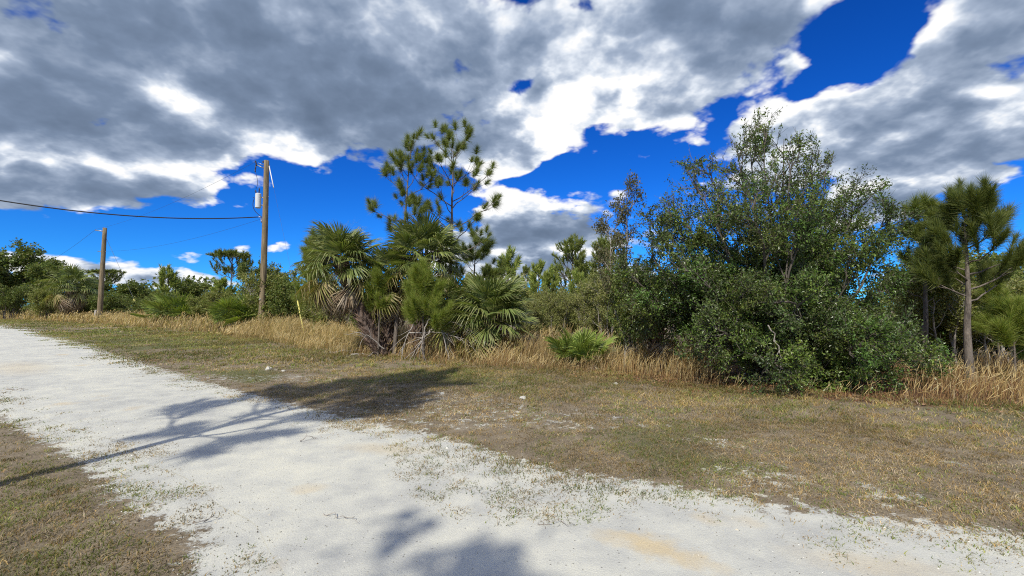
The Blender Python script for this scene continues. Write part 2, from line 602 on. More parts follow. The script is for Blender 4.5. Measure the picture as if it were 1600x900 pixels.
def sand_nodes(q, vec):
    """colour and height of the white lime rock sand"""
    big = q.noise(vec, 0.55, 4, 0.6)
    mid = q.noise(vec, 3.2, 5, 0.6)
    fine = q.noise(vec, 85.0, 3, 0.7)
    spk = q.n('ShaderNodeTexVoronoi', feature='F1')
    q.put(spk.inputs['Vector'], vec)
    spk.inputs['Scale'].default_value = 42.0
    spk.inputs['Randomness'].default_value = 1.0
    tone = q.math('ADD', q.math('MULTIPLY', big, 0.5), q.math('MULTIPLY', mid, 0.5))
    c = q.ramp(tone, [(0.38, (0.45, 0.45, 0.41)), (0.50, (0.56, 0.555, 0.485)), (0.62, (0.65, 0.635, 0.53))])
    # buff stains
    yn = q.noise(vec, 0.9, 3, 0.5)
    c = q.mix(q.rng(yn, 0.64, 0.74, 0, 0.75), c, (0.60, 0.49, 0.31, 1))
    for (px, py, ra, rb, rot, k) in [(1030, 862, 0.42, 0.13, -35, 0.8), (1010, 845, 0.2, 0.1, -20, 0.5), (600, 702, 0.5, 0.2, -10, 0.4), (1380, 885, 0.5, 0.16, -15, 0.35), (30, 575, 2.0, 0.6, -38, 0.35)]:
        mp = q.n('ShaderNodeMapping', vector_type='TEXTURE')
        q.put(mp.inputs['Vector'], q.vmath('ADD', vec, q.vmath('SCALE', q.vmath('SUBTRACT', q.noise(vec, 7.0, 4, 0.6, out=1), (0.5, 0.5, 0.5)), 0.35)))
        p_ = G(px, py)
        mp.inputs['Location'].default_value = (p_[0], p_[1], 0)
        mp.inputs['Rotation'].default_value = (0, 0, math.radians(rot))
        mp.inputs['Scale'].default_value = (ra, rb, 1.0)
        c = q.mix(q.rng(q.vmath('LENGTH', mp.outputs[0], out=1), 1.3, 0.3, 0, k), c, (0.60, 0.48, 0.28, 1))
    c = q.mix(q.rng(fine, 0.35, 0.7, 0.0, 0.15), c, (0.30, 0.295, 0.28, 1))
    c = q.mix(q.rng(fine, 0.62, 0.76, 0.0, 0.35), c, (0.78, 0.76, 0.70, 1))
    # dark grit here and there
    sc = q.n('ShaderNodeSeparateColor'); q.t.links.new(spk.outputs['Color'], sc.inputs[0])
    sel = q.math('MULTIPLY', q.rng(spk.outputs['Distance'], 0.30, 0.18), q.rng(sc.outputs[0], 0.93, 0.95))
    c = q.mix(q.math('MULTIPLY', sel, 0.75), c, (0.13, 0.12, 0.10, 1))
    h = q.math('ADD', q.math('MULTIPLY', fine, 0.5), q.math('MULTIPLY', mid, 0.8))
    return c, h


def ground_mats():
    m, q, out = new_mat('sand_road')
    geo = q.n('ShaderNodeNewGeometry')
    c, h = sand_nodes(q, geo.outputs['Position'])
    b = q.n('ShaderNodeBsdfPrincipled')
    q.put(b.inputs['Base Color'], c)
    b.inputs['Roughness'].default_value = 0.92
    b.inputs['Specular IOR Level'].default_value = 0.2
    bp = q.n('ShaderNodeBump'); bp.inputs['Strength'].default_value = 0.55; bp.inputs['Distance'].default_value = 0.018
    q.put(bp.inputs['Height'], h)
    q.t.links.new(bp.outputs[0], b.inputs['Normal'])
    q.t.links.new(b.outputs[0], out.inputs[0])
    road = m
    m, q, out = new_mat('soil_and_thatch')
    geo = q.n('ShaderNodeNewGeometry')
    pos = geo.outputs['Position']
    c, h = sand_nodes(q, pos)
    a = q.n('ShaderNodeAttribute', attribute_name='tint')
    se = q.n('ShaderNodeSeparateColor'); q.t.links.new(a.outputs['Color'], se.inputs[0])
    sandm, green, litter = se.outputs[0], se.outputs[1], se.outputs[2]
    n1 = q.noise(pos, 2.2, 6, 0.65)
    n2 = q.noise(pos, 34.0, 5, 0.8)
    thatch = q.ramp(q.math('ADD', q.math('MULTIPLY', n1, 0.45), q.math('MULTIPLY', n2, 0.55)), [
        (0.34, (0.10, 0.082, 0.058)), (0.5, (0.23, 0.185, 0.125)), (0.68, (0.40, 0.335, 0.235))])
    gr = q.ramp(n2, [(0.35, (0.05, 0.065, 0.02)), (0.65, (0.15, 0.16, 0.05))])
    thatch = q.mix(q.rng(q.math('ADD', green, q.math('MULTIPLY', q.math('SUBTRACT', n1, 0.5), 1.1)), 0.35, 0.75, 0, 0.75), thatch, gr)
    lit = q.ramp(n2, [(0.35, (0.045, 0.026, 0.016)), (0.55, (0.14, 0.075, 0.04)), (0.72, (0.27, 0.165, 0.1))])
    thatch = q.mix(q.rng(q.math('ADD', litter, q.math('MULTIPLY', q.math('SUBTRACT', n1, 0.5), 0.8)), 0.35, 0.6), thatch, lit)
    n3 = q.noise(pos, 6.5, 5, 0.7)
    k = q.math('ADD', sandm, q.math('ADD', q.math('MULTIPLY', q.math('SUBTRACT', n3, 0.5), 1.1), q.math('MULTIPLY', q.math('SUBTRACT', n2, 0.5), 0.5)))
    f = q.rng(k, 0.46, 0.56)
    col = q.mix(f, thatch, c)
    b = q.n('ShaderNodeBsdfPrincipled')
    q.put(b.inputs['Base Color'], col)
    b.inputs['Roughness'].default_value = 0.95
    b.inputs['Specular IOR Level'].default_value = 0.15
    bp = q.n('ShaderNodeBump'); bp.inputs['Strength'].default_value = 0.55; bp.inputs['Distance'].default_value = 0.018
    hm = q.n('ShaderNodeMix', data_type='FLOAT')
    q.put(hm.inputs[0], f); q.put(hm.inputs[2], q.math('MULTIPLY', n2, 2.0)); q.put(hm.inputs[3], h)
    q.put(bp.inputs['Height'], hm.outputs[0])
    q.t.links.new(bp.outputs[0], b.inputs['Normal'])
    q.t.links.new(b.outputs[0], out.inputs[0])
    return road, m


M_ROAD, M_SOIL = ground_mats()

# ------------------------------------------------------------------ ground and road
# far edge of the road (verge side), near edge (camera side), front of the tall grass: as ground lines
E1 = np.array([(-160, 112), (-75, 59)] + [tuple(G(*p)) for p in
     [(0, 507), (70, 521), (130, 538), (200, 560), (330, 600), (480, 638), (640, 672), (720, 690), (800, 714), (880, 735), (960, 746),
      (1100, 766), (1200, 788), (1300, 800), (1450, 816), (1600, 836)]] + [(6.5, 2.2), (14, 0.2), (40, -5.0)])
E2 = np.array([(-165, 104), (-80, 50.5), (-30, 21.0)] + [tuple(G(*p)) for p in [(0, 655), (60, 685), (150, 735), (170, 770), (240, 815), (305, 840), (300, 900)]] +
     [(-1.3, 1.8), (0.2, 0.7), (3, -0.9), (14, -4.0), (40, -9.5)])
TG = np.array([(-165, 135), (-90, 77)] + [tuple(G(*p)) for p in
     [(0, 499), (150, 506), (300, 519), (410, 534), (540, 554), (620, 563), (760, 573), (860, 579), (1000, 592), (1130, 608), (1300, 622),
      (1500, 636), (1700, 655)]] + [(13, 6.2), (45, 1.5)])
SPARSE = np.array([G(*p) for p in [(600, 700), (700, 672), (800, 712), (900, 738), (985, 775), (960, 815), (860, 822), (740, 822), (640, 780)]])


def inside(P, poly):
    x, y = P[:, 0], P[:, 1]
    r = np.zeros(len(P), bool)
    j = len(poly) - 1
    for i in range(len(poly)):
        xi, yi = poly[i]; xj, yj = poly[j]
        c = ((yi > y) != (yj > y)) & (x < (xj - xi) * (y - yi) / (yj - yi + 1e-12) + xi)
        r ^= c
        j = i
    return r


def road_depth(P):
    """> 0 inside the road: metres to the nearer edge"""
    return np.minimum(-sdist(P, E1), sdist(P, E2))


def ground_z(P):
    rd = road_depth(P)
    k = sm(0.3, 1.6, -rd)
    z = k * (0.05 * (vnoise(P, 0.7, 1) - 0.5) + 0.03 * (vnoise(P, 2.3, 2) - 0.5))
    far = np.hypot(P[:, 0], P[:, 1])
    return z * sm(160, 60, far) - 0.012 * k * 0


def spaced(a, b, fine0, fine1, step, grow):
    m = list(np.arange(fine0, fine1 + 1e-6, step))
    s, x = step, fine1
    while x < b:
        s *= grow; x += s; m.append(x)
    s, x = step, fine0
    while x > a:
        s *= grow; x -= s; m.insert(0, x)
    return np.array(m)


gx = spaced(-1500, 1500, -13, 11, 0.14, 1.09)
gy = spaced(-400, 2200, 0.5, 15, 0.14, 1.09)
X, Y = np.meshgrid(gx, gy, indexing='ij')
GP = np.stack([X.ravel(), Y.ravel()], 1)
rd = road_depth(GP)
sandv = np.clip(0.5 + rd / 0.9, 0, 1)
sp = inside(GP, SPARSE)
bare = sm(0.60, 0.8, vnoise(GP, 0.55, 5)) * sm(6.0, 1.5, -rd) * 0.42
for (px, py, r) in [(690, 617, 0.55), (1490, 722, 0.35), (1120, 690, 0.7), (1190, 745, 0.9), (425, 577, 0.5), (1380, 770, 0.6), (820, 632, 0.4)]:
    c0 = G(px, py)
    bare = np.maximum(bare, 0.5 * np.exp(-((GP - c0) ** 2).sum(1) / (r * r)))
sandv = np.maximum(sandv, bare)
sandv = np.where(rd > 0.45, 1.0, sandv)
tgd = sdist(GP, TG)
greenv = sm(0.45, 0.75, vnoise(GP, 0.35, 7)) * sm(0.0, 0.8, -rd) * sm(0.4, -0.6, tgd) * 0.8
OAKC = np.array([5.9, 10.2])
litv = np.exp(-(((GP - OAKC) / np.array([4.2, 2.4])) ** 2).sum(1)) * 1.3 * sm(-1.3, 0.2, tgd) + 0.32 * sm(-0.9, 0.3, tgd)
gz = ground_z(GP)
nxn, nyn = len(gx), len(gy)
ii = np.arange(nxn * nyn).reshape(nxn, nyn)
FQ = np.stack([ii[:-1, :-1], ii[1:, :-1], ii[1:, 1:], ii[:-1, 1:]], -1).reshape(-1, 4)
gg = Geo()
gg.add(np.column_stack([GP, gz]), FQ, np.stack([sandv, greenv, np.clip(litv, 0, 1)], 1))
go = link('ground', gg.mesh('ground', M_SOIL, True))
tag(go, 'flat sandy ground with thatch and leaf litter under the grass', None, None, 'structure')


def resample(L, n_, smooth=3):
    d = np.concatenate([[0], np.cumsum(np.hypot(*np.diff(L, axis=0).T))])
    s = np.linspace(0, 1, n_) ** 1.0 * d[-1]
    return np.stack([np.interp(s, d, L[:, 0]), np.interp(s, d, L[:, 1])], 1)


# the road sheet: strip between the two edges, drawn in where the soil already turns to sand
def road_strip():
    n_, k = 900, 9
    d1 = resample(E1, n_); 
    # pair every point of the far edge with the nearest of the near edge
    d2s = resample(E2, 3000)
    d2 = np.array([d2s[np.argmin(((d2s - p) ** 2).sum(1))] for p in d1])
    for _ in range(20):
        d2[1:-1] = (d2[:-2] + d2[1:-1] * 2 + d2[2:]) / 4
    v = nrm(d2 - d1); wd = np.linalg.norm(d2 - d1, axis=1)
    w1 = 0.42 + 0.16 * (vnoise(d1, 1.7, 3) - 0.5)
    w2 = 0.42 + 0.16 * (vnoise(d2, 1.7, 4) - 0.5)
    a, b = d1 + v * w1[:, None], d2 - v * w2[:, None]
    t = np.linspace(0, 1, k)
    P = a[:, None] * (1 - t)[None, :, None] + b[:, None] * t[None, :, None]
    rut = 0.004 + 0.006 * np.sin(np.pi * t) 
    z = np.broadcast_to(rut[None], (n_, k))
    V = np.concatenate([P, z[..., None]], -1).reshape(-1, 3)
    i2 = np.arange(n_ * k).reshape(n_, k)
    F = np.stack([i2[:-1, :-1], i2[:-1, 1:], i2[1:, 1:], i2[1:, :-1]], -1).reshape(-1, 4)
    q = Geo(); q.add(V, F[:, ::-1])
    o = link('sand_road', q.mesh('sand_road', M_ROAD, True))
    tag(o, 'white lime rock sand road curving away past the verge', None, None, 'structure')


road_strip()


# ------------------------------------------------------------------ grasses
def scatter(rng, n, x0, x1, y0, y1):
    return np.column_stack([rng.uniform(x0, x1, n), rng.uniform(y0, y1, n)])


def blades(geo, rng, P, h, w, lean, cols, segs=2, wind=(0, 0), flop=0.5):
    """grass blades: P (n,2) roots, h, w (n,), cols (n,3)"""
    n = len(P)
    if n == 0:
        return
    z = ground_z(P)
    a = rng.uniform(0, 2 * math.pi, n)
    d = np.column_stack([np.cos(a), np.sin(a)]) * (lean * rng.uniform(0.2, 1.3, n))[:, None] + np.array(wind) * rng.uniform(0.5, 1.2, (n, 1))
    fa = rng.uniform(0, math.pi, n)
    sx = np.column_stack([np.cos(fa), np.sin(fa), np.zeros(n)]) * (w / 2)[:, None]
    root = np.column_stack([P, z - 0.01])
    V = [root - sx, root + sx]
    for k in range(1, segs):
        t = k / segs
        c = root + np.column_stack([d * (h * t ** 1.7)[:, None], h * t * (1 - flop * 0.25 * t)])
        V += [c - sx * (1 - 0.45 * t), c + sx * (1 - 0.45 * t)]
    c = root + np.column_stack([d * h[:, None], h * (1 - flop * 0.35)])
    V.append(c)
    m = len(V)
    VV = np.stack(V, 1).reshape(-1, 3)
    b = (np.arange(n) * m)[:, None]
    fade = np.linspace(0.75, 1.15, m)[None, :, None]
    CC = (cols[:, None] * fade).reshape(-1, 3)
    n0 = geo.n
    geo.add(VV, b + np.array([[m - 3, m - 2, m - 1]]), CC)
    for k in range(segs - 1):
        geo.F4.append(b + np.array([[2 * k, 2 * k + 1, 2 * k + 3, 2 * k + 2]]) + n0)


def in_view(P, pad=0.12, far=95):
    return (P[:, 1] > 1.2) & (np.abs(P[:, 0]) < (1.125 + pad) * P[:, 1] + 0.8) & (P[:, 1] < far)


def pick(rng, cols, n, var=0.25):
    c = np.asarray(cols)[rng.integers(0, len(cols), n)]
    return c * rng.uniform(1 - var, 1 + var, (n, 1))


def mown_grass():
    rng = np.random.default_rng(11)
    geo = Geo()
    brown = [(0.335, 0.225, 0.095), (0.41, 0.29, 0.125), (0.24, 0.165, 0.072), (0.43, 0.34, 0.20), (0.29, 0.235, 0.16), (0.23, 0.19, 0.135), (0.35, 0.285, 0.20)]
    gold = [(0.35, 0.26, 0.105), (0.30, 0.225, 0.08), (0.27, 0.235, 0.075)]
    green = [(0.13, 0.17, 0.036), (0.18, 0.21, 0.055), (0.24, 0.245, 0.07)]
    # x range, y range, tufts per square metre, blades per tuft, tuft radius, blade height, blade width
    for (x0, x1, y0, y1, dens, nb, tr, hh, ww) in [
            (-7.5, 6.0, 1.8, 6.5, 470, 11, 0.043, 0.048, 0.0062), (-13, 12, 4.0, 12, 185, 11, 0.062, 0.054, 0.0092),
            (-32, 4, 12, 28, 48, 11, 0.10, 0.085, 0.017), (-75, -12, 24, 72, 8, 10, 0.22, 0.11, 0.04)]:
        n = int((x1 - x0) * (y1 - y0) * dens)
        P = scatter(rng, n, x0, x1, y0, y1)
        if y0 == 4.0:
            P = P[(P[:, 1] > 6.4) | (np.abs(P[:, 0]) > 6.0)]
        P = P[in_view(P)]
        rdp = road_depth(P); t = sdist(P, TG)
        n1 = vnoise(P, 1.3, 21); n2 = vnoise(P, 5.0, 22); n3 = vnoise(P, 0.45, 23); n4 = vnoise(P, 11.0, 24)
        # grass keeps to the verges, thins towards the road and over bare spots
        edge = rdp + (n1 - 0.5) * 0.8 + (n2 - 0.5) * 0.8 + (n4 - 0.5) * 0.4
        pr = sm(0.50, 0.0, edge)
        pr *= 1 - 0.80 * sm(0.50, 0.66, n3 * 0.5 + n2 * 0.3 + n4 * 0.2)
        spz = inside(P, SPARSE)
        pr = np.maximum(pr, np.where(spz, 0.9 * sm(0.36, 0.54, n2 * 0.5 + n1 * 0.25 + n4 * 0.25), 0))
        # strays on the sand near its edges
        pr = np.maximum(pr, 0.22 * sm(0.9, 0.0, rdp) * sm(0.6, 0.75, n2 * 0.6 + n4 * 0.4) * (rdp > -0.5))
        pr *= sm(1.2, 0.2, t)
        keep = rng.random(len(P)) < pr
        P, t, spz, rdp = P[keep], t[keep], spz[keep], rdp[keep]
        m = len(P)
        gmask = sm(0.42, 0.66, vnoise(P, 0.35, 7) * 0.5 + vnoise(P, 1.9, 8) * 0.5)
        farg = sm(8, 18, P[:, 1]) * 0.5
        pg = np.clip(0.12 + 0.62 * gmask + farg + np.where(spz, 0.35, 0), 0, 0.85)
        near_tall = sm(-3.8, -0.4, t + (vnoise(P, 0.8, 25) - 0.5) * 1.5)
        isg = rng.random(m) < pg
        c = pick(rng, brown, m, 0.3)
        c[isg] = pick(rng, green, int(isg.sum()), 0.3)
        gd = (rng.random(m) < np.where(P[:, 0] > 3.5, 0.45, 0.7) * near_tall) & (~isg | (rng.random(m) < 0.5))
        c[gd] = pick(rng, gold, int(gd.sum()))
        c = c * (0.74 + 0.70 * sm(0.25, 0.75, vnoise(P, 0.6, 26) * 0.6 + vnoise(P, 2.4, 27) * 0.4))[:, None]
        h = hh * rng.uniform(0.55, 1.5, m) * (1 + 0.6 * near_tall) * np.where(spz, 1.0, np.where(rdp > -0.2, 0.8, 1.0))
        r = tr * rng.uniform(0.6, 1.5, m)
        PB = np.repeat(P, nb, 0) + rng.normal(size=(m * nb, 2)) * np.repeat(r, nb)[:, None]
        hb = np.repeat(h, nb) * rng.uniform(0.6, 1.2, m * nb)
        CB = np.repeat(c, nb, 0) * rng.uniform(0.75, 1.25, (m * nb, 1))
        k = rng.random(m * nb) < 0.22
        CB[k] = pick(rng, brown, int(k.sum()))
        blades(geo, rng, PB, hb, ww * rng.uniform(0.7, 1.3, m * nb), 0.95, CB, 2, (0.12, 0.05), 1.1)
    o = link('verge_grass', geo.mesh('verge_grass', M_GRASS))
    tag(o, 'short mown grass, brown and green, on both sides of the sand road', 'grass', None, 'stuff')


def tall_grass():
    rng = np.random.default_rng(12)
    geo = Geo()
    straw = [(0.58, 0.45, 0.22), (0.52, 0.39, 0.17), (0.64, 0.53, 0.30), (0.44, 0.32, 0.14)]
    rust = [(0.36, 0.215, 0.09), (0.29, 0.175, 0.085), (0.42, 0.28, 0.125)]
    grey = [(0.36, 0.28, 0.18), (0.28, 0.2, 0.12)]
    for (x0, x1, y0, y1, dens, ww) in [(-1, 14, 6.5, 16, 720, 0.0075), (-16, -1, 11, 26, 560, 0.010), (-1, 12, 16, 30, 90, 0.016), (-48, -14, 20, 56, 60, 0.028), (-100, -40, 40, 95, 14, 0.06)]:
        n = int((x1 - x0) * (y1 - y0) * dens)
        P = scatter(rng, n, x0, x1, y0, y1)
        P = P[in_view(P, 0.12, 96)]
        t = sdist(P, TG)
        n1 = vnoise(P, 1.1, 31); n2 = vnoise(P, 3.5, 32)
        px = 800 + FPX * P[:, 0] / P[:, 1]
        deep = np.where(px < 560, 5.5 + 0.05 * P[:, 1], np.where(px > 1130, 6.5, 3.8))
        pr = sm(-0.25, 0.35, t + (n1 - 0.5) * 0.8) * sm(deep, deep * 0.6, t) * (0.25 + 0.75 * sm(0.3, 0.6, n2 * 0.5 + n1 * 0.5))
        # thin under the oak and round the palms' feet
        oak = np.exp(-(((P - OAKC - np.array([0.7, 0])) / np.array([2.3, 1.9])) ** 2).sum(1))
        pr *= 1 - 0.97 * np.clip(oak * 1.6, 0, 1)
        pm = np.exp(-(((P - np.array([-3.1, 14.6])) / np.array([1.5, 1.0])) ** 2).sum(1))
        pr *= (1 - 0.8 * pm) * np.where(px > 1140, 0.6, 1.0)
        keep = rng.random(len(P)) < pr
        P, t, n1, px = P[keep], t[keep], n1[keep], px[keep]
        m = len(P)
        hmax = np.where(px < 560, 1.12, np.where(px < 1130, 0.98, 0.52))
        h = hmax * (0.30 + 0.70 * sm(0.1, 1.5, t + (n1 - 0.5))) * rng.uniform(0.5, 1.2, m) * (0.62 + 0.7 * vnoise(P, 0.55, 33))
        pr_r = np.where(px < 560, 0.12, np.where(px < 1130, 0.5, 0.95)) + 0.25 * sm(0.9, 0.1, t)
        c = pick(rng, straw, m)
        k = rng.random(m) < pr_r
        c[k] = pick(rng, rust, int(k.sum()))
        k = rng.random(m) < 0.15
        c[k] = pick(rng, grey, int(k.sum()))
        k = rng.random(m) < np.where(px < 560, 0.10, 0.03)
        c[k] = pick(rng, [(0.16, 0.19, 0.05), (0.22, 0.23, 0.07)], int(k.sum()))
        c = c * (0.72 + 0.5 * vnoise(P, 0.9, 34))[:, None]
        w = ww * rng.uniform(0.6, 1.3, m)
        blades(geo, rng, P, h, w, 0.28, c, 3, (0.16, -0.02), 0.5)
        # feathery seed heads on some stems
        s = rng.random(m) < 0.22
        Ph, hh = P[s], h[s]
        k = len(Ph)
        top = np.column_stack([Ph, hh * 0.78]) + rng.normal(size=(k, 3)) * np.array([0.07, 0.07, 0.03]) + np.array([0.10, 0, 0]) * hh[:, None]
        dr = nrm(rng.normal(size=(k, 3)) * 0.35 + np.array([0.45, 0, 0.8]))
        PL = np.stack([top, top + dr * 0.10, top + dr * 0.20], 1)
        tubes(geo, PL, np.stack([np.full(k, ww * 0.25), np.full(k, ww * 0.6), np.full(k, ww * 0.15)], 1), 3, pick(rng, straw, k) * 1.1)
    o = link('tall_dry_grass', geo.mesh('tall_dry_grass', M_STRAW))
    tag(o, 'tall golden dry grass standing along the wood edge', 'grass', None, 'stuff')


mown_grass()
tall_grass()


def litter():
    rng = np.random.default_rng(13)
    geo = Geo()
    P = scatter(rng, 60000, -4, 12, 6.0, 17)
    P = P[in_view(P)]
    t = sdist(P, TG)
    oak = np.exp(-(((P - OAKC) / np.array([4.0, 2.2])) ** 2).sum(1))
    pr = np.clip(oak * 1.1 + 0.10 * sm(-1.0, 0, t), 0, 1) * sm(-1.1, -0.3, t + (vnoise(P, 2, 41) - 0.5))
    P = P[rng.random(len(P)) < pr]
    n = len(P)
    B = np.column_stack([P, ground_z(P) + rng.uniform(0.004, 0.03, n)])
    d = nrm(rng.normal(size=(n, 3)) * np.array([1, 1, 0.35]))
    s = nrm(np.cross(d, np.array([0, 0, 1.0]) + rng.normal(size=(n, 3)) * 0.35))
    l = rng.uniform(0.03, 0.075, n)[:, None]
    V = np.stack([B, B + d * l * .5 + s * l * .24, B + d * l, B + d * l * .5 - s * l * .24], 1)
    c = pick(rng, [(0.21, 0.10, 0.05), (0.14, 0.065, 0.035), (0.33, 0.2, 0.115), (0.27, 0.14, 0.065)], n)
    geo.add(V.reshape(-1, 3), np.arange(n * 4).reshape(-1, 4), np.repeat(c, 4, 0))
    o = link('leaf_litter', geo.mesh('leaf_litter', M_LITTER))
    tag(o, 'brown fallen leaves strewn under the big leafy oak', 'leaf litter', None, 'stuff')


litter()


# ------------------------------------------------------------------ pines
def needle_tuft(rng, n, core, length, width, cols, fwd=0.35, el1=1.3):
    """bottle brush of needles round a short twig along +Z: V, F3, C"""
    zb = core * rng.random(n)
    a = rng.uniform(0, 2 * math.pi, n)
    el = rng.uniform(0.12, el1, n) * (1.15 - 0.5 * zb / core)
    d = np.column_stack([np.sin(el) * np.cos(a), np.sin(el) * np.sin(a), np.cos(el) * 0.9 + fwd * 0.3])
    d = nrm(d)
    l = length * rng.uniform(0.7, 1.1, n)
    b = np.column_stack([np.zeros(n), np.zeros(n), zb])
    s = nrm(np.cross(d, rng.normal(size=(n, 3)))) * width / 2
    tip = b + d * l[:, None] + np.array([0, 0, -0.12]) * (l * np.sin(el))[:, None]
    V = np.stack([b - s, b + s, tip], 1).reshape(-1, 3)
    c = pick(rng, cols, n, 0.25)
    return V, np.arange(n * 3).reshape(-1, 3), np.repeat(c, 3, 0)


PG = [(0.17, 0.215, 0.045), (0.21, 0.25, 0.055), (0.12, 0.165, 0.036), (0.26, 0.28, 0.07), (0.085, 0.125, 0.03)]
PY = [(0.21, 0.28, 0.045), (0.27, 0.32, 0.06), (0.15, 0.22, 0.035), (0.30, 0.31, 0.075)]
_r = np.random.default_rng(5)
TUFTS = [needle_tuft(_r, 260, 0.13, 0.22, 0.007, PG, el1=1.6) for _ in range(4)]
TUFTS_Y = [needle_tuft(_r, 340, 0.40, 0.27, 0.0075, PY) for _ in range(3)]
TUFT_FAR = [needle_tuft(_r, 26, 0.3, 0.34, 0.05, PG) for _ in range(3)]


def tuft_mesh(t, name):
    q = Geo(); q.add(*t)
    return q.mesh(name, M_NEEDLE)


TUFT_ME = [tuft_mesh(t, 'needle_tuft') for t in TUFTS]
TUFT_YE = [tuft_mesh(t, 'needle_tuft') for t in TUFTS_Y]
TUFT_LP = [tuft_mesh(needle_tuft(_r, 360, 0.40, 0.26, 0.0075, [tuple(0.72 * v for v in c) for c in PG]), 'needle_tuft') for _ in range(3)]


def pine_skeleton(rng, h, r0, start, nb, spread, lean=(0, 0), droop=0.0, twigs=4, top_narrow=0.75, rise=0.55, tip=True, twl=0.42):
    """trunk polyline, limbs, twigs and tuft seats"""
    K = 12
    s = np.linspace(0, 1, K)
    wob = np.cumsum(rng.normal(size=(K, 2)) * 0.018 * h / 7, 0); wob[0] = 0
    T = np.column_stack([lean[0] * s + wob[:, 0], lean[1] * s + wob[:, 1], h * s])
    R = r0 * (1 - 0.86 * s)
    hb = start + (0.97 - start) * (np.arange(nb) + rng.uniform(0, 0.8, nb)) / nb
    B, _ = along(T[None], hb[None])
    B = B[0]
    az = np.arange(nb) * 2.4 + rng.uniform(0, 0.9, nb)
    frac = (hb - start) / (1 - start)
    ln = spread * (1 - top_narrow * frac ** 1.3) * rng.uniform(0.65, 1.15, nb)
    ev = rise * (0.45 + 0.9 * frac) + rng.normal(size=nb) * 0.12
    d = np.column_stack([np.cos(az) * np.cos(ev), np.sin(az) * np.cos(ev), np.sin(ev)])
    t = np.linspace(0, 1, 6)
    L = B[:, None] + d[:, None] * (ln[:, None] * t)[..., None] + np.array([0, 0, 1.0]) * ((0.22 - droop) * ln[:, None] * t ** 2)[..., None]
    L[:, 1:] += np.cumsum(rng.normal(size=(nb, 5, 3)) * 0.028, 1) * ln[:, None, None]
    TW, tt = sprout(rng, L, twigs, 0.38, 0.97, twl * spread, 0.75, 4, 0.35, 0.2, 0.05, 0.35)
    return T, R, L, ln, TW


def near_pine(name, label, base, h, r0, start, nb, spread, seed, tufts, ts=1.0, mid=True, **kw):
    rng = np.random.default_rng(seed)
    root = thing(name, label, 'pine tree', base)
    T, R, L, ln, TW = pine_skeleton(rng, h, r0, start, nb, spread, **kw)
    q = Geo(); tubes(q, T, R, 9)
    link('trunk', q.mesh('trunk', M_PINEBARK, True), root)
    per = len(TW) // len(L)
    for i in range(len(L)):
        q = Geo()
        tubes(q, L[i], np.linspace(r0 * 0.26, r0 * 0.10, 6) * (0.5 + 0.5 * ln[i] / ln.max()), 5)
        tw = TW[i * per:(i + 1) * per]
        tubes(q, tw, np.broadcast_to(np.linspace(r0 * 0.1, r0 * 0.05, 4), tw.shape[:2]), 3)
        link('limb', q.mesh('limb', M_PINEBARK, True), root)['kind'] = 'stuff'
    seats = [(TW[:, -1], TW[:, -1] - TW[:, -2]), (L[:, -1], L[:, -1] - L[:, -2]), (T[-1:], np.array([[0, 0, 1.0]]))]
    if mid:
        seats += [(TW[::2, 2], TW[::2, 2] - TW[::2, 1]), (L[:, 4], L[:, 4] - L[:, 3])]
    pos = np.concatenate([s[0] for s in seats]); dr = nrm(np.concatenate([s[1] for s in seats]) + np.array([0, 0, 0.004]))
    for p, d in zip(pos, dr):
        me = tufts[rng.integers(len(tufts))]
        link('needle_tuft', me, root, p - d * 0.06, quat_z(d + np.array([0, 0, 0.35]), rng.uniform(0, 6.28)), ts * rng.uniform(0.75, 1.25))
    return root


P1 = G(616, 556); P2 = BASE(701, 15.6)
near_pine('pine_tree', 'slender pine rising behind the cabbage palms, nearer the utility pole', (P1[0], P1[1], 0), 6.9, 0.075, 0.50, 16, 1.2, 101, TUFT_ME, 1.2, mid=False, lean=(0.42, 0.3), twigs=4, twl=0.42)
near_pine('pine_tree', 'tallest pine, its open crown above the second cabbage palm', (P2[0], P2[1], 0), 7.45, 0.085, 0.44, 20, 1.75, 102, TUFT_ME, 1.3, mid=False, lean=(0.1, 0.2), twigs=4, twl=0.36, top_narrow=0.62)
b = BASE(662, 13.7)
near_pine('young_pine', 'bright green bushy young pine in front of the cabbage palms', (b[0], b[1], 0), 2.25, 0.045, 0.25, 18, 0.75, 103, TUFT_YE, 1.0, twigs=3, rise=0.9)
b = BASE(592, 14.6)
near_pine('young_pine', 'small bright green pine beside the leaning palm trunk', (b[0], b[1], 0), 2.4, 0.04, 0.45, 10, 0.5, 104, TUFT_YE, 0.95, twigs=2, rise=0.9)
b = G(1515, 598)
near_pine('pine_tree', 'pine with thick brush-like needles at the wood edge right of the oak', (b[0], b[1], 0), 3.65, 0.085, 0.46, 17, 0.85, 105, TUFT_LP, 1.0, twigs=4, rise=0.55, lean=(0.12, 0.1), top_narrow=0.55)
b = BASE(1440, 11.6)
near_pine('pine_tree', 'dark pine half hidden between the oak and the brush-needled pine', (b[0], b[1], 0), 4.0, 0.07, 0.40, 16, 0.7, 106, TUFT_ME, 1.35, twigs=4, rise=0.6, lean=(0.1, 0))
b = BASE(1582, 9.8)
near_pine('young_pine', 'short bushy young pine at the right edge of the photo', (b[0], b[1], 0), 1.25, 0.03, 0.25, 11, 0.5, 107, TUFT_YE, 1.0, twigs=2, rise=0.9)
b = BASE(1556, 11.4)
near_pine('young_pine', 'young pine in the brush behind the brush-needled pine trunk', (b[0], b[1], 0), 1.7, 0.03, 0.3, 8, 0.5, 108, TUFT_YE, 0.9, twigs=2, rise=0.9)
b = BASE(738, 19)
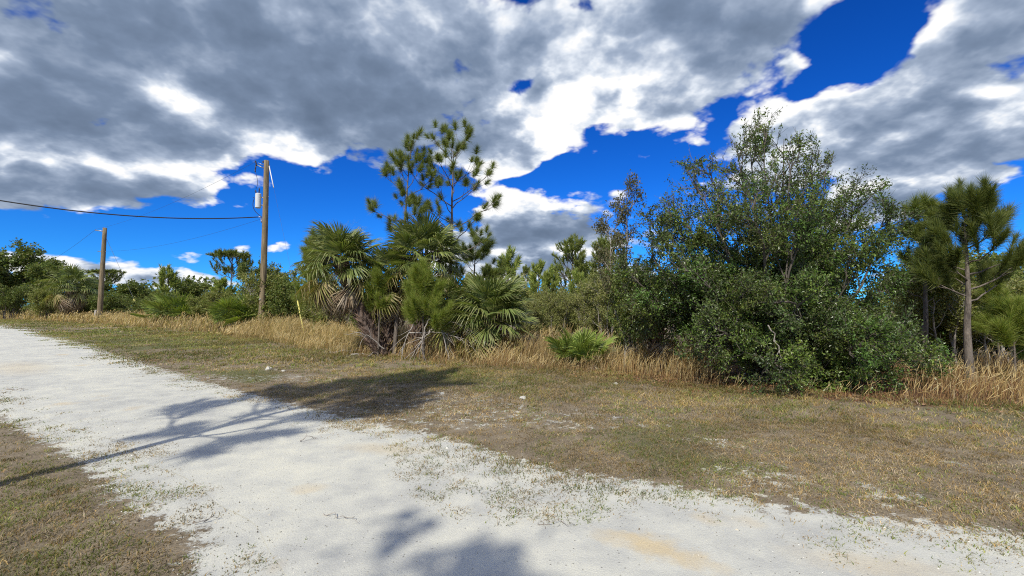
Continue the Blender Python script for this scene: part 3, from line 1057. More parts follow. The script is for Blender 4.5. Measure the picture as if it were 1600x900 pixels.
near_pine('pine_tree', 'pine behind the low palm clump, one long bough reaching out', (b[0], b[1], 0), 4.2, 0.08, 0.45, 12, 1.35, 109, TUFT_ME, 1.4, twigs=4, rise=0.35, lean=(0.1, 0))
b = BASE(494, 23.5)
near_pine('pine_tree', 'bushy pine showing behind the leaning cabbage palm', (b[0], b[1], 0), 4.7, 0.08, 0.2, 20, 0.85, 110, TUFT_YE, 1.5, twigs=3, rise=0.6)

# the pine beside the camera whose shadow crosses the road
near_pine('pine_tree', 'pine beside the road, out of view, casting the long crown shadow', (-5.75, 1.35, 0), 8.2, 0.12, 0.48, 22, 1.8, 111, TUFT_YE, 1.5, twigs=4)


# ------------------------------------------------------------------ palms
def fan_frond(rng, pet, blade, nseg, arc, droop, width, cols, petw=0.016, petcol=(0.16, 0.2, 0.06), vee=0.25):
    """one fan leaf: stalk along +X from the origin, blade of narrow segments at its end"""
    q = Geo()
    k = 5
    t = np.linspace(0, 1, k)
    pc = np.column_stack([pet * t, np.zeros(k), -0.10 * pet * t ** 2])
    tubes(q, pc, np.linspace(petw, petw * 0.6, k), 3, petcol)
    hub = pc[-1]
    ph = np.linspace(-arc, arc, nseg) + rng.normal(size=nseg) * 0.03
    L = blade * (0.72 + 0.28 * np.cos(ph * 0.7)) * rng.uniform(0.88, 1.06, nseg)
    d = np.column_stack([np.cos(ph), np.sin(ph), np.zeros(nseg)])
    sd = np.column_stack([-np.sin(ph), np.cos(ph), np.zeros(nseg)])
    hb = hub + np.array([1.0, 0, 0]) * (0.16 * blade * np.cos(ph * 0.8))[:, None] * 0.9
    rows = []
    for s, w in ((0.03, 0.35), (0.45, 1.0), (0.75, 0.7), (1.0, 0.0)):
        z = vee * blade * np.abs(np.sin(ph * 0.75)) * s * 0.6 - droop * blade * (s ** 2.4) * rng.uniform(0.6, 1.4, nseg) - 0.10 * blade * s * s
        c = hb + d * (L * s)[:, None]
        c[:, 2] += z
        if s >= 1.0:
            c[:, :2] -= d[:, :2] * (0.15 * droop * L)[:, None]
            rows.append([c])
        else:
            ww = (width * w * 0.5) * sd
            tw = np.column_stack([np.zeros((nseg, 2)), np.full(nseg, width * w * 0.35)])
            rows.append([c - ww - tw, c + ww + tw])
    V = np.stack([v for r in rows for v in r], 1)
    b = (np.arange(nseg) * 7)[:, None]
    c = pick(rng, cols, nseg, 0.2)
    n0 = q.n
    cc = np.repeat(c[:, None], 7, 1)
    brown = np.array([0.30, 0.235, 0.12])
    k = rng.uniform(0.2, 0.9, (nseg, 1))
    cc[:, 6] = cc[:, 6] * (1 - k) + brown * k          # dried tips
    q.add(V.reshape(-1, 3), b + np.array([[4, 5, 6]]), cc.reshape(-1, 3))
    q.F4.append(b + np.array([[0, 1, 3, 2]]) + n0)
    q.F4.append(b + np.array([[2, 3, 5, 4]]) + n0)
    return q


FG = [(0.16, 0.205, 0.055), (0.20, 0.245, 0.07), (0.12, 0.165, 0.045), (0.26, 0.285, 0.095)]
FP = [(0.20, 0.27, 0.05), (0.27, 0.33, 0.07), (0.15, 0.215, 0.04)]
FD = [(0.30, 0.23, 0.15), (0.38, 0.31, 0.22), (0.22, 0.155, 0.10), (0.27, 0.22, 0.17)]
FY = [(0.30, 0.28, 0.09), (0.24, 0.25, 0.07), (0.36, 0.29, 0.13)]
_r = np.random.default_rng(8)
FROND = [fan_frond(_r, 0.62, 0.74, 38, 2.0, dr, 0.034, FG).mesh('frond', M_FROND) for dr in (0.08, 0.16, 0.28, 0.45, 0.6)]
FROND_Y = [fan_frond(_r, 0.75, 0.78, 30, 1.9, 0.6, 0.036, FY, petcol=(0.3, 0.25, 0.1)).mesh('frond', M_FROND) for _ in range(2)]
FROND_D = [fan_frond(_r, 0.8, 0.7, 24, 1.3, 0.7, 0.034, FD, petcol=(0.3, 0.22, 0.14)).mesh('dead_frond', M_DEADLEAF) for _ in range(3)]
PALMETTO = [fan_frond(_r, 0.5, 0.48, 24, 1.9, dr, 0.030, FP, 0.008).mesh('frond', M_FROND) for dr in (0.05, 0.12, 0.22)]


def add_fronds(root, rng, c, n, e0, e1, meshes, sc=1.0, name='frond', az0=0.0):
    for i in range(n):
        f = (i + rng.random() * 0.7) / n
        el = e0 + (e1 - e0) * f
        az = az0 + i * 2.399 + rng.uniform(-0.3, 0.3)
        e = Euler((rng.uniform(-0.35, 0.35), -el, az), 'XYZ')
        s = sc * rng.uniform(0.85, 1.12)
        link(name, meshes[rng.integers(len(meshes))], root, c + np.array([math.cos(az), math.sin(az), 0]) * 0.06, e, s)


def boots(rng, T, R, n):
    """old leaf bases criss-crossing up a palm trunk"""
    q = Geo()
    t = (np.arange(n) + rng.random(n)) / n
    B, Tn = along(T[None], t[None] * 0.98)
    B, Tn = B[0], Tn[0]
    az = np.arange(n) * 2.399 + rng.uniform(-0.2, 0.2, n)
    out = np.column_stack([np.cos(az), np.sin(az), np.zeros(n)])
    rr = np.interp(t, np.linspace(0, 1, len(R)), R)
    side = np.cross(Tn, out)
    l = rng.uniform(0.16, 0.34, n)
    for sgn in (-1, 1):
        p0 = B + out * (rr * 0.9)[:, None] + side * (0.05 * sgn)
        p1 = B + out * (rr + 0.05)[:, None] + Tn * (l * 0.55)[:, None] + side * (0.025 * sgn)
        p2 = B + out * (rr + 0.05 + l * 0.42)[:, None] + Tn * l[:, None] + side * (0.012 * sgn)
        tubes(q, np.stack([p0, p1, p2], 1), np.broadcast_to(np.array([0.026, 0.02, 0.011]), (n, 3)), 4, pick(rng, [(1.3, 1.2, 1.1), (0.8, 0.75, 0.7), (1.9, 1.75, 1.55)], n))
    return q


def seed_clusters(root, rng, c, n):
    """grey-brown spent fruit stalks among the fronds"""
    for i in range(n):
        q = Geo()
        az = rng.uniform(math.pi * 0.9, math.pi * 2.1)
        o = c + np.array([math.cos(az) * 0.55, math.sin(az) * 0.55, rng.uniform(0.0, 0.25)])
        st = bezier(c, (c + o) / 2 + np.array([0, 0, 0.3]), o, 6)
        tubes(q, st, np.linspace(0.016, 0.008, 6), 4)
        tw, _ = sprout(rng, st[None], 10, 0.55, 1.0, 0.36, 0.9, 4, -0.3, -0.35, 0.05, 0.0)
        tubes(q, tw, np.broadcast_to(np.array([0.006, 0.005, 0.004, 0.003]), tw.shape[:2]), 3)
        t2, _ = sprout(rng, tw, 9, 0.15, 1.0, 0.12, 0.9, 3, -0.2, -0.2, 0.05, 0.0)
        tubes(q, t2, np.broadcast_to(np.array([0.006, 0.005, 0.004]), t2.shape[:2]), 3)
        link('seed_stalk', q.mesh('seed_stalk', M_PALMBARK), root)['kind'] = 'stuff'


def palm(name, label, base, top, seed, r=0.17, n=26, ns=2, sc=1.0, dead=11, bend=(0, 0, 0), green=None, yellow=7):
    rng = np.random.default_rng(seed)
    root = thing(name, label, 'palm tree', (base[0], base[1], 0))
    rel = np.array([top[0] - base[0], top[1] - base[1], top[2]])
    T = bezier(np.zeros(3), rel * 0.5 + np.array(bend), rel, 9)
    R = np.linspace(r * 1.12, r, 9)
    q = Geo(); tubes(q, T, R, 10)
    link('trunk', q.mesh('trunk', M_PALMBARK, True), root)
    ln = np.linalg.norm(rel)
    link('leaf_bases', boots(rng, T, R, int(42 * ln)).mesh('leaf_bases', M_PALMBARK), root, kind='stuff')
    add_fronds(root, rng, rel, n, 1.45, -0.35, green or FROND, sc)
    add_fronds(root, rng, rel - np.array([0, 0, 0.1]), yellow, -0.35, -0.8, FROND_Y, sc, 'frond', 1.0)
    add_fronds(root, rng, rel - np.array([0, 0, 0.15]), dead, -0.75, -1.35, FROND_D, sc, 'dead_frond', 0.5)
    seed_clusters(root, rng, rel, ns)
    return root


b = G(598, 556); t = AT(534, 412, b[1] + 0.15)
palm('cabbage_palm', 'leaning cabbage palm with shaggy dark trunk nearest the yellow guy guard', b, t, 201, 0.20, 46, 3, 1.05, 14, (-0.05, 0, -0.2))
b = BASE(650, 15.0); t = AT(664, 402, 15.0)
palm('cabbage_palm', 'upright cabbage palm below the two tall pines', b, t, 202, 0.17, 44, 2, 1.05, 9)
b = BASE(608, 15.4); t = AT(612, 432, 15.4)
palm('cabbage_palm', 'cabbage palm half hidden between the leaning and the upright palm', b, t, 208, 0.16, 30, 1, 0.95, 8)
b = BASE(772, 14.2); t = AT(768, 495, 14.2)
palm('cabbage_palm', 'low trunkless-looking cabbage palm clump beside the golden grass', b, t, 203, 0.17, 50, 0, 1.1, 6)
b = BASE(712, 14.6); t = AT(714, 478, 14.6)
palm('cabbage_palm', 'small cabbage palm squeezed between the upright palm and the low clump', b, t, 207, 0.14, 24, 0, 0.9, 5)
b = BASE(1024, 11.4); t = AT(1026, 480, 11.4)
palm('cabbage_palm', 'dark cabbage palm shaded under the near side of the oak', b, t, 204, 0.13, 15, 0, 0.75, 4, yellow=0)


def palmetto(label, base, seed, n=20, sc=1.0, dead=4):
    rng = np.random.default_rng(seed)
    root = thing('saw_palmetto', label, 'palmetto', (base[0], base[1], 0.04))
    q = Geo()
    st = np.array([[[0, 0, -0.06], [0.05, 0.02, 0.05], [0.08, 0.05, 0.16]], [[0.05, 0, -0.06], [-0.06, 0.05, 0.06], [-0.14, 0.05, 0.14]]]) * sc
    tubes(q, st, np.full((2, 3), 0.06 * sc), 6)
    link('stem', q.mesh('stem', M_PALMBARK, True), root)['kind'] = 'stuff'
    for i in range(n):
        az = i * 2.399 + rng.uniform(-0.3, 0.3)
        el = rng.uniform(0.35, 1.35)
        c = np.array([rng.normal() * 0.2, rng.normal() * 0.12, rng.uniform(0.0, 0.12)]) * sc
        link('frond', PALMETTO[rng.integers(3)], root, c, Euler((rng.uniform(-0.4, 0.4), -el, az)), sc * rng.uniform(0.8, 1.15))
    for i in range(dead):
        link('dead_frond', FROND_D[rng.integers(3)], root, (0, 0, 0.18 * sc), Euler((0, rng.uniform(-0.2, 0.35), rng.uniform(0, 6.28))), 0.5 * sc)
    return root


palmetto('bright green saw palmetto in the golden grass in front of the gap', G(905, 574), 211, 30, 1.02)
palmetto('large pale saw palmetto just left of the nearer utility pole', BASE(383, 29), 212, 40, 2.5, 10)
palmetto('saw palmetto thicket left of the umbrella-shaped pine, midway between the poles', BASE(285, 37), 213, 40, 2.7, 8)
palmetto('saw palmetto beside the thicket, towards the far utility pole', BASE(255, 39), 214, 26, 2.2, 5)
palmetto('saw palmetto beside the thicket, towards the nearer utility pole', BASE(318, 38), 215, 26, 2.3, 5)
b = BASE(110, 52); palm('cabbage_palm', 'far cabbage palm with a brown skirt left of the far pole', b, AT(110, 446, 52), 205, 0.2, 26, 0, 1.9, 26)
b = BASE(425, 26.5)
palm('cabbage_palm', 'stunted palm with only dead hanging fronds right of the nearer pole', b, (b[0], b[1], 1.5), 206, 0.16, 1, 0, 0.7, 18, yellow=0)


# ------------------------------------------------------------------ the big oak and other broadleaf trees
OL = [(0.08, 0.128, 0.028), (0.105, 0.16, 0.034), (0.062, 0.095, 0.025), (0.145, 0.20, 0.046), (0.10, 0.115, 0.034)]
GL = [(0.23, 0.24, 0.10), (0.27, 0.265, 0.12), (0.18, 0.20, 0.085), (0.29, 0.265, 0.145)]


def oak():
    rng = np.random.default_rng(301)
    base = np.array([OAKC[0], OAKC[1], 0.0])
    root = thing('oak_tree', 'big bushy oak with dark glossy leaves down to the ground', 'oak tree', base)
    # stems fanning from a low fork: end points by photo column and height
    ends = []
    for px, py, dy in [(1150, 200, 0.3), (1195, 178, 0.2), (1240, 215, -0.3), (1290, 245, 0.1), (1085, 262, -0.2), (1045, 330, 0.2), (1010, 390, -0.3),
                       (1340, 290, -0.2), (1385, 345, 0.3), (1170, 300, -1.3), (1270, 330, -1.4), (1080, 420, -1.1), (1360, 420, -1.1), (1430, 440, 0.2),
                       (1000, 470, 0.1), (1200, 260, 1.2), (1120, 330, 1.2), (1300, 350, 1.3), (1440, 540, -0.9), (1230, 470, -1.9), (1130, 520, -1.5), (1340, 540, -1.9), (1015, 350, 0.3), (1060, 295, 0.6), (1105, 235, 0.5), (1335, 268, 0.5), (1400, 325, 0.4), (985, 430, 0.6), (995, 490, 0.9), (1170, 172, 0.8), (1225, 195, 0.7), (1265, 225, 0.8), (1060, 470, 0.4), (1410, 580, -1.5), (1200, 570, -1.9)]:
        ends.append(AT(px, py + (22 if py < 300 else 0), OAKC[1] + dy) - base)
    ends = np.array(ends)
    ST = []
    for i, e in enumerate(ends):
        s0 = np.array([rng.normal() * 0.3, rng.normal() * 0.15, -0.05])
        low = e[2] < 2.2
        mid = s0 * 0.5 + e * np.array([0.42, 0.42, 0.35 if not low else 0.75]) + rng.normal(size=3) * 0.15
        p = bezier(s0, mid, e, 9)
        p[1:-1] += rng.normal(size=(7, 3)) * 0.05
        ST.append(p)
    ST = np.array(ST)
    for i, p in enumerate(ST):
        q = Geo()
        r0 = 0.055 if ends[i][2] > 2.5 else 0.035
        tubes(q, p, np.linspace(r0, 0.008, 9), 7)
        link('stem', q.mesh('stem', M_OAKBARK, True), root)
    B1, _ = sprout(rng, ST, 14, 0.16, 0.98, 1.35, 0.85, 6, 0.22, 0.05, 0.05, 0.68)
    B2, _ = sprout(rng, B1, 6, 0.2, 1.0, 0.62, 0.8, 5, 0.18, 0.05, 0.06, 0.4)
    B3, _ = sprout(rng, B2, 5, 0.2, 1.0, 0.32, 0.8, 4, 0.12, 0.05, 0.08, 0.3)
    for A in (B1, B2, B3):
        A[..., 2] = np.maximum(A[..., 2], 0.06)
    q = Geo()
    tubes(q, B1, np.broadcast_to(np.linspace(0.019, 0.006, 6), B1.shape[:2]), 4)
    tubes(q, B2, np.broadcast_to(np.linspace(0.007, 0.003, 5), B2.shape[:2]), 3)
    tubes(q, B3[:, [0, 3]], np.broadcast_to(np.array([0.004, 0.002]), (len(B3), 2)), 3)
    link('twigs', q.mesh('twigs', M_OAKBARK), root, kind='stuff')
    q = Geo()
    # fewer leaves on the feathery top, dense below
    z = B3[:, -1, 2]
    pr = 1.0 - 0.62 * sm(2.6, 4.8, z)
    keep = rng.random(len(B3)) < pr
    # each bough has its own green: fresher, duller or browner
    hue = np.array([(1, 1, 1), (1.15, 1.2, 1.0), (0.75, 0.8, 0.9), (1.2, 1.1, 0.95), (0.9, 1.1, 0.9), (1.3, 1.3, 1.0)])[rng.integers(0, 6, len(B1))]
    hue = hue * rng.uniform(0.8, 1.2, (len(B1), 1))
    h2 = np.repeat(hue, 6, 0)
    h3 = np.repeat(h2, 5, 0)
    leaves(q, rng, B3[keep], 15, 0.063, 0.25, OL, 0.1, 0.05, 1.0, 0.03, h3[keep])
    leaves(q, rng, B2, 8, 0.072, 0.25, OL, 0.3, 0.05, 1.0, 0.03, h2)
    link('crown', q.mesh('crown', M_OAK), root, kind='stuff')


oak()


def tree_data(seed, h, stems, spread, nl, leaf, lw, cols, n1=8, n2=5, n3=3, start=0.3, r0=0.09, mat=M_LEAF, bark=M_OAKBARK, up=0.35, first=0.9, flat=1.0, base_spread=0.1, top_open=0.0, curve=0.5):
    """mesh data of a broadleaf tree: trunk with limbs, twigs, crown"""
    rng = np.random.default_rng(seed)
    ST = []
    for i in range(stems):
        a = i * 2.4 + rng.uniform(0, 0.8)
        rr = 0 if stems == 1 else spread * 0.55 * rng.uniform(0.4, 1.1)
        e = np.array([math.cos(a) * rr + rng.normal() * 0.05 * h, math.sin(a) * rr + rng.normal() * 0.05 * h, h * first * rng.uniform(0.82, 1.05)])
        s0 = np.array([math.cos(a), math.sin(a), 0]) * base_spread * (stems > 1)
        s0[2] = -0.05
        p = bezier(s0, s0 + (e - s0) * np.array([curve * 0.4, curve * 0.4, 0.55]), e, 9)
        p[1:] += np.cumsum(rng.normal(size=(8, 3)) * 0.012 * h, 0)
        ST.append(p)
    ST = np.array(ST)
    B1, t1 = sprout(rng, ST, n1, start, 1.0, spread * 0.75, 0.95, 6, up * 0.5, 0.05, 0.05, 0.55)
    B2, _ = sprout(rng, B1, n2, 0.25, 1.0, spread * 0.34, 0.8, 5, up * 0.4, 0.04, 0.06, 0.4)
    B3, _ = sprout(rng, B2, n3, 0.2, 1.0, spread * 0.18, 0.8, 4, up * 0.3, 0.04, 0.08, 0.3)
    for A in (B1, B2, B3):
        A[..., 2] = np.maximum(A[..., 2], 0.05)
    q = Geo()
    tubes(q, ST, np.broadcast_to(np.linspace(r0, r0 * 0.12, 9), ST.shape[:2]), 7)
    tubes(q, B1, np.broadcast_to(np.linspace(r0 * 0.34, r0 * 0.09, 6), B1.shape[:2]), 4)
    tubes(q, B2, np.broadcast_to(np.linspace(r0 * 0.12, r0 * 0.04, 5), B2.shape[:2]), 3)
    tr = q.mesh('trunk', bark, True)
    q = Geo()
    leaves(q, rng, B3, nl, leaf, lw, cols, 0.05, 0.05, 1.1, leaf * 0.6)
    leaves(q, rng, B2, max(1, nl // 2), leaf, lw, cols, 0.3, 0.05, 1.1, leaf * 0.6)
    cr = q.mesh('crown', mat)
    return tr, cr


def far_pine_data(seed, h, start, nb, spread, umbrella=False, cols=1.0):
    rng = np.random.default_rng(seed)
    if umbrella:
        T, R, L, ln, TW = pine_skeleton(rng, h, 0.16, start, nb, spread, twigs=6, top_narrow=0.15, rise=0.75, twl=0.45)
        L[..., 2] = np.minimum(L[..., 2], h * 1.02 - 0.10 * np.hypot(L[..., 0], L[..., 1]) ** 2 / spread)
        TW[..., 2] = np.minimum(TW[..., 2], h * 1.04 - 0.10 * np.hypot(TW[..., 0], TW[..., 1]) ** 2 / spread)
    else:
        T, R, L, ln, TW = pine_skeleton(rng, h, 0.14, start, nb, spread, twigs=6, top_narrow=0.8, rise=0.5, twl=0.42)
    q = Geo()
    tubes(q, T, R, 6)
    tubes(q, L, np.broadcast_to(np.linspace(0.05, 0.02, 6), L.shape[:2]), 4)
    tubes(q, TW, np.broadcast_to(np.linspace(0.02, 0.012, 4), TW.shape[:2]), 3)
    tr = q.mesh('trunk', M_PINEBARK, True)
    q = Geo()
    pos = np.concatenate([TW[:, -1], TW[:, 2], L[:, -1], T[-1:]])
    dr = np.concatenate([TW[:, -1] - TW[:, -2], TW[:, 2] - TW[:, 1], L[:, -1] - L[:, -2], np.array([[0, 0, 1.0]])])
    dr = nrm(nrm(dr) + np.array([0, 0, 0.5]))
    k = rng.integers(0, 3, len(pos))
    for j in range(3):
        m = k == j
        place(q, TUFT_FAR[j], pos[m], dr[m], rng.uniform(0.8, 1.3, m.sum()) * (1.55 if umbrella else 1.15), rng, rng.uniform(0.7, 1.15, (m.sum(), 1)) * cols * np.ones((1, 3)))
    return tr, q.mesh('crown', M_NEEDLE)


def tree(name, label, cat, data, loc, sx, sz=None, rot=0.0, group=None):
    root = thing(name, label, cat, (loc[0], loc[1], 0), rot, (sx, sx, sz or sx), group)
    link('trunk', data[0], root, kind='stuff')
    link('crown', data[1], root, kind='stuff')
    return root


DL = [(0.10, 0.135, 0.032), (0.125, 0.165, 0.04), (0.16, 0.19, 0.05), (0.075, 0.10, 0.028), (0.19, 0.185, 0.06)]
OLV = [(0.18, 0.20, 0.055), (0.22, 0.23, 0.07), (0.14, 0.165, 0.045), (0.26, 0.235, 0.085)]
# unit trees: height 1 is h metres as given, scaled where they stand
T_OAK = [tree_data(401 + i, 7.5, 4, 3.6, 15, 0.27, 0.34, DL, 11, 6, 3, 0.2, 0.16) for i in range(3)]
T_BUSH = [tree_data(411 + i, 3.6, 7, 2.4, 15, 0.14, 0.32, OLV if i % 2 else DL, 8, 5, 3, 0.1, 0.05, base_spread=0.35) for i in range(4)]
T_BRUSH = [tree_data(421 + i, 2.9, 6, 1.3, 13, 0.075, 0.26, GL + OLV, 11, 5, 3, 0.25, 0.032, bark=M_PALEBARK, base_spread=0.3, up=0.8) for i in range(4)]
T_BARE = tree_data(431, 4.5, 3, 1.8, 1, 0.08, 0.25, GL, 9, 6, 4, 0.3, 0.06, bark=M_PALEBARK)
T_GREY = tree_data(432, 4.6, 2, 1.25, 11, 0.075, 0.24, [(0.15, 0.135, 0.08), (0.12, 0.115, 0.06), (0.18, 0.15, 0.10), (0.09, 0.10, 0.05)], 11, 6, 4, 0.32, 0.05, bark=M_PALEBARK, up=0.6)
T_PINE = [far_pine_data(441 + i, 7.0, 0.35, 22, 2.1) for i in range(3)]
T_YPINE = [far_pine_data(445 + i, 4.5, 0.12, 20, 1.3, cols=1.55) for i in range(2)]
T_UMB = [far_pine_data(451 + i, 9.0, 0.62, 22, 2.7, True) for i in range(2)]


def top_z(py, depth):
    return AT(800, py, depth)[2]


def fit(px, depth, top, unit_h):
    """ground spot and scale so that a tree of unit_h reaches the photo row top"""
    return BASE(px, depth), top_z(top, depth) / unit_h


# tree_row: (name, label, category, data, photo column, distance, photo row of its top, natural height, widening)
ROW = [
    ('oak_tree', 'tallest dark oak at the far left end of the treeline', 'oak tree', T_OAK[0], 22, 66, 394, 7.6, 1.15),
    ('oak_tree', 'second dark oak of the far treeline, sloping down towards the white clouds', 'oak tree', T_OAK[1], 78, 62, 411, 7.6, 1.0),
    ('oak_tree', 'dark oak cut off by the left border of the photo', 'oak tree', T_OAK[2], -45, 62, 400, 7.6, 1.1),
    ('umbrella_pine', 'flat-topped far pine directly behind the far utility pole', 'pine tree', T_UMB[0], 165, 74, 425, 9.3, 1.0),
    ('oak_tree', 'dark low oak just right of the far utility pole', 'oak tree', T_OAK[2], 190, 66, 441, 7.6, 1.35),
    ('oak_tree', 'dark low oak just left of the far utility pole', 'oak tree', T_OAK[1], 140, 66, 438, 7.6, 1.35),
    ('oak_tree', 'dim oak at the low dip of the treeline between the poles', 'oak tree', T_OAK[0], 226, 70, 450, 7.6, 1.3),
    ('bush', 'olive green bush at the foot of the far left oaks', 'bush', T_BUSH[1], 72, 54, 452, 3.9, 1.0),
    ('bush', 'dark bush at the left border under the tallest oak', 'bush', T_BUSH[0], 15, 56, 450, 3.9, 1.1),
    ('bush', 'dark bush filling in right behind the far pole base', 'bush', T_BUSH[2], 178, 52, 460, 3.9, 1.3),
    ('bush', 'dark bush left of the far pole base beside the skirted palm', 'bush', T_BUSH[0], 133, 54, 458, 3.9, 1.2),
    ('bush', 'dark bush at the low dip of the treeline between the poles', 'bush', T_BUSH[2], 222, 47, 465, 3.9, 1.3),
    ('pine_tree', 'spire-topped small pine above the palmetto thicket', 'pine tree', T_YPINE[0], 262, 44, 426, 4.7, 0.85),
    ('oak_tree', 'round dark oak behind the palmetto thicket', 'oak tree', T_OAK[1], 303, 52, 440, 7.6, 1.2),
    ('bush', 'green bush behind the palmettos below the round oak', 'bush', T_BUSH[0], 270, 40, 462, 3.9, 1.2),
    ('bush', 'green bush between the palmettos and the umbrella-shaped pine', 'bush', T_BUSH[3], 335, 36, 457, 3.9, 1.1),
    ('umbrella_pine', 'umbrella-shaped dark pine left of the nearer utility pole', 'pine tree', T_UMB[1], 361, 50, 398, 9.3, 0.95),
    ('young_pine', 'green young pine under the umbrella-shaped pine', 'pine tree', T_YPINE[1], 347, 38, 442, 4.7, 1.1),
    ('bare_tree', 'leafless grey tree behind the nearer pole', 'tree', T_BARE, 392, 34, 424, 4.6, 1.0),
    ('oak_tree', 'green crowned tree peeping out left of the nearer pole', 'tree', T_OAK[2], 403, 44, 412, 7.6, 0.75),
    ('bush', 'tall olive bush just right of the nearer utility pole', 'bush', T_BUSH[1], 434, 27, 425, 3.9, 0.85),
    ('bush', 'dark bush behind the yellow guy guard', 'bush', T_BUSH[2], 458, 26, 440, 3.9, 0.9),
    ('bush', 'olive bush behind the leaning palm trunk', 'bush', T_BUSH[3], 515, 22, 452, 3.9, 0.9),
    ('bush', 'dark bush between the two palm trunks', 'bush', T_BUSH[0], 585, 19, 455, 3.9, 0.9),
    ('bush', 'dark bush behind the upright palm and young pine', 'bush', T_BUSH[2], 690, 18, 460, 3.9, 0.9),
    # the gap between the palms and the oak
    ('pine_tree', 'spire-topped young pine just right of the low palm clump', 'pine tree', T_YPINE[0], 792, 26, 404, 4.7, 0.8),
    ('young_pine', 'young pine right behind the low palm clump', 'pine tree', T_YPINE[1], 764, 24, 426, 4.7, 0.9),
    ('pine_tree', 'tiny dark pine farthest off in the gap', 'pine tree', T_PINE[0], 821, 60, 424, 7.2, 0.8),
    ('pine_tree', 'narrow pine left of the open crowned pine in the gap', 'pine tree', T_YPINE[1], 842, 36, 418, 4.7, 0.8),
    ('pine_tree', 'open crowned pine standing highest in the gap', 'pine tree', T_PINE[1], 893, 32, 384, 7.2, 1.0),
    ('pine_tree', 'pine close to the oak at the right side of the gap', 'pine tree', T_PINE[2], 945, 28, 385, 7.2, 0.95),
    ('pine_tree', 'low pine between the two higher pines of the gap', 'pine tree', T_YPINE[0], 918, 34, 425, 4.7, 1.0),
    ('brush_shrub', 'grey green brush with pale stems right beside the low palm clump', 'shrub', T_BRUSH[0], 836, 17.5, 462, 3.1, 0.9),
    ('brush_shrub', 'grey green brush with pale stems behind the bright palmetto', 'shrub', T_BRUSH[1], 872, 18.5, 455, 3.1, 0.9),
    ('brush_shrub', 'grey green brush with pale stems midway between palmetto and oak', 'shrub', T_BRUSH[2], 912, 17.5, 452, 3.1, 0.9),
    ('brush_shrub', 'grey green brush with pale stems touching the grey leaved tree', 'shrub', T_BRUSH[3], 948, 16.5, 420, 3.1, 0.8),
    ('brush_shrub', 'second row of brush showing left in the gap', 'shrub', T_BRUSH[2], 850, 23, 455, 3.1, 1.0),
    ('brush_shrub', 'second row of brush showing in the middle of the gap', 'shrub', T_BRUSH[0], 893, 23, 450, 3.1, 1.0),
    ('brush_shrub', 'second row of brush showing near the oak', 'shrub', T_BRUSH[1], 932, 22, 445, 3.1, 1.0),
    ('bush', 'olive bush deep in the gap behind the brush', 'bush', T_BUSH[1], 870, 30, 458, 3.9, 1.5),
    ('young_pine', 'slim bright young pine left of the bright palmetto in the gap', 'pine tree', T_YPINE[0], 858, 27, 428, 4.7, 0.75),
    ('young_pine', 'slim bright young pine right above the bright palmetto in the gap', 'pine tree', T_YPINE[1], 903, 24, 432, 4.7, 0.7),
    ('young_pine', 'slim bright young pine beside the grey leaved tree', 'pine tree', T_YPINE[0], 957, 21, 425, 4.7, 0.7),
    ('bush', 'bush deep in the gap next to the palm clump', 'bush', T_BUSH[1], 815, 28, 456, 3.9, 1.4),
    ('bush', 'olive bush deep in the gap next to the oak', 'bush', T_BUSH[1], 930, 29, 452, 3.9, 1.4),
    ('grey_tree', 'thin tree with grey brown leaves standing free left of the oak', 'tree', T_GREY, 976, 12.4, 276, 4.75, 0.85),
    ('bush', 'dark bush under the grey leaved tree beside the oak', 'bush', T_BUSH[2], 995, 12.2, 420, 3.9, 0.55),
    # right of the oak
    ('brush_shrub', 'tangled grey brush between the oak and the brush-needled pine', 'shrub', T_BRUSH[1], 1462, 12.6, 400, 3.1, 1.2),
    ('brush_shrub', 'tangled grey brush behind the brush-needled pine trunk', 'shrub', T_BRUSH[3], 1535, 12.4, 432, 3.1, 1.3),
    ('brush_shrub', 'tangled grey brush cut by the right border of the photo', 'shrub', T_BRUSH[0], 1600, 12.0, 425, 3.1, 1.3),
    ('bush', 'dark bush behind the brush at the right border', 'bush', T_BUSH[0], 1570, 17, 408, 3.9, 1.2),
    ('bush', 'dark bush behind the oak flank and half hidden pine', 'bush', T_BUSH[2], 1465, 16, 410, 3.9, 1.1),
    ('bush', 'olive bush behind the brush-needled pine', 'bush', T_BUSH[1], 1512, 18, 415, 3.9, 1.1),
    ('bush', 'low dark bush under the half hidden pine', 'bush', T_BUSH[3], 1478, 13.6, 490, 3.9, 1.8),
    ('bush', 'low olive bush right of the brush-needled pine trunk', 'bush', T_BUSH[0], 1556, 13.8, 485, 3.9, 1.8),
    ('bush', 'low bush at the foot of the brush in the gap', 'bush', T_BUSH[1], 880, 20, 487, 3.9, 1.6),
    ('bush', 'low bush at the foot of the brush near the oak', 'bush', T_BUSH[3], 950, 19, 480, 3.9, 1.6),
    ('bush', 'low bush right of the low palm clump', 'bush', T_BUSH[0], 838, 21, 484, 3.9, 1.6),
]
for i, (nm, lb, ct, data, px, dep, top, uh, wid) in enumerate(ROW):
    loc, s = fit(px, dep, top, uh)
    tree(nm, lb, ct, data, loc, s * wid, s, i * 1.7)


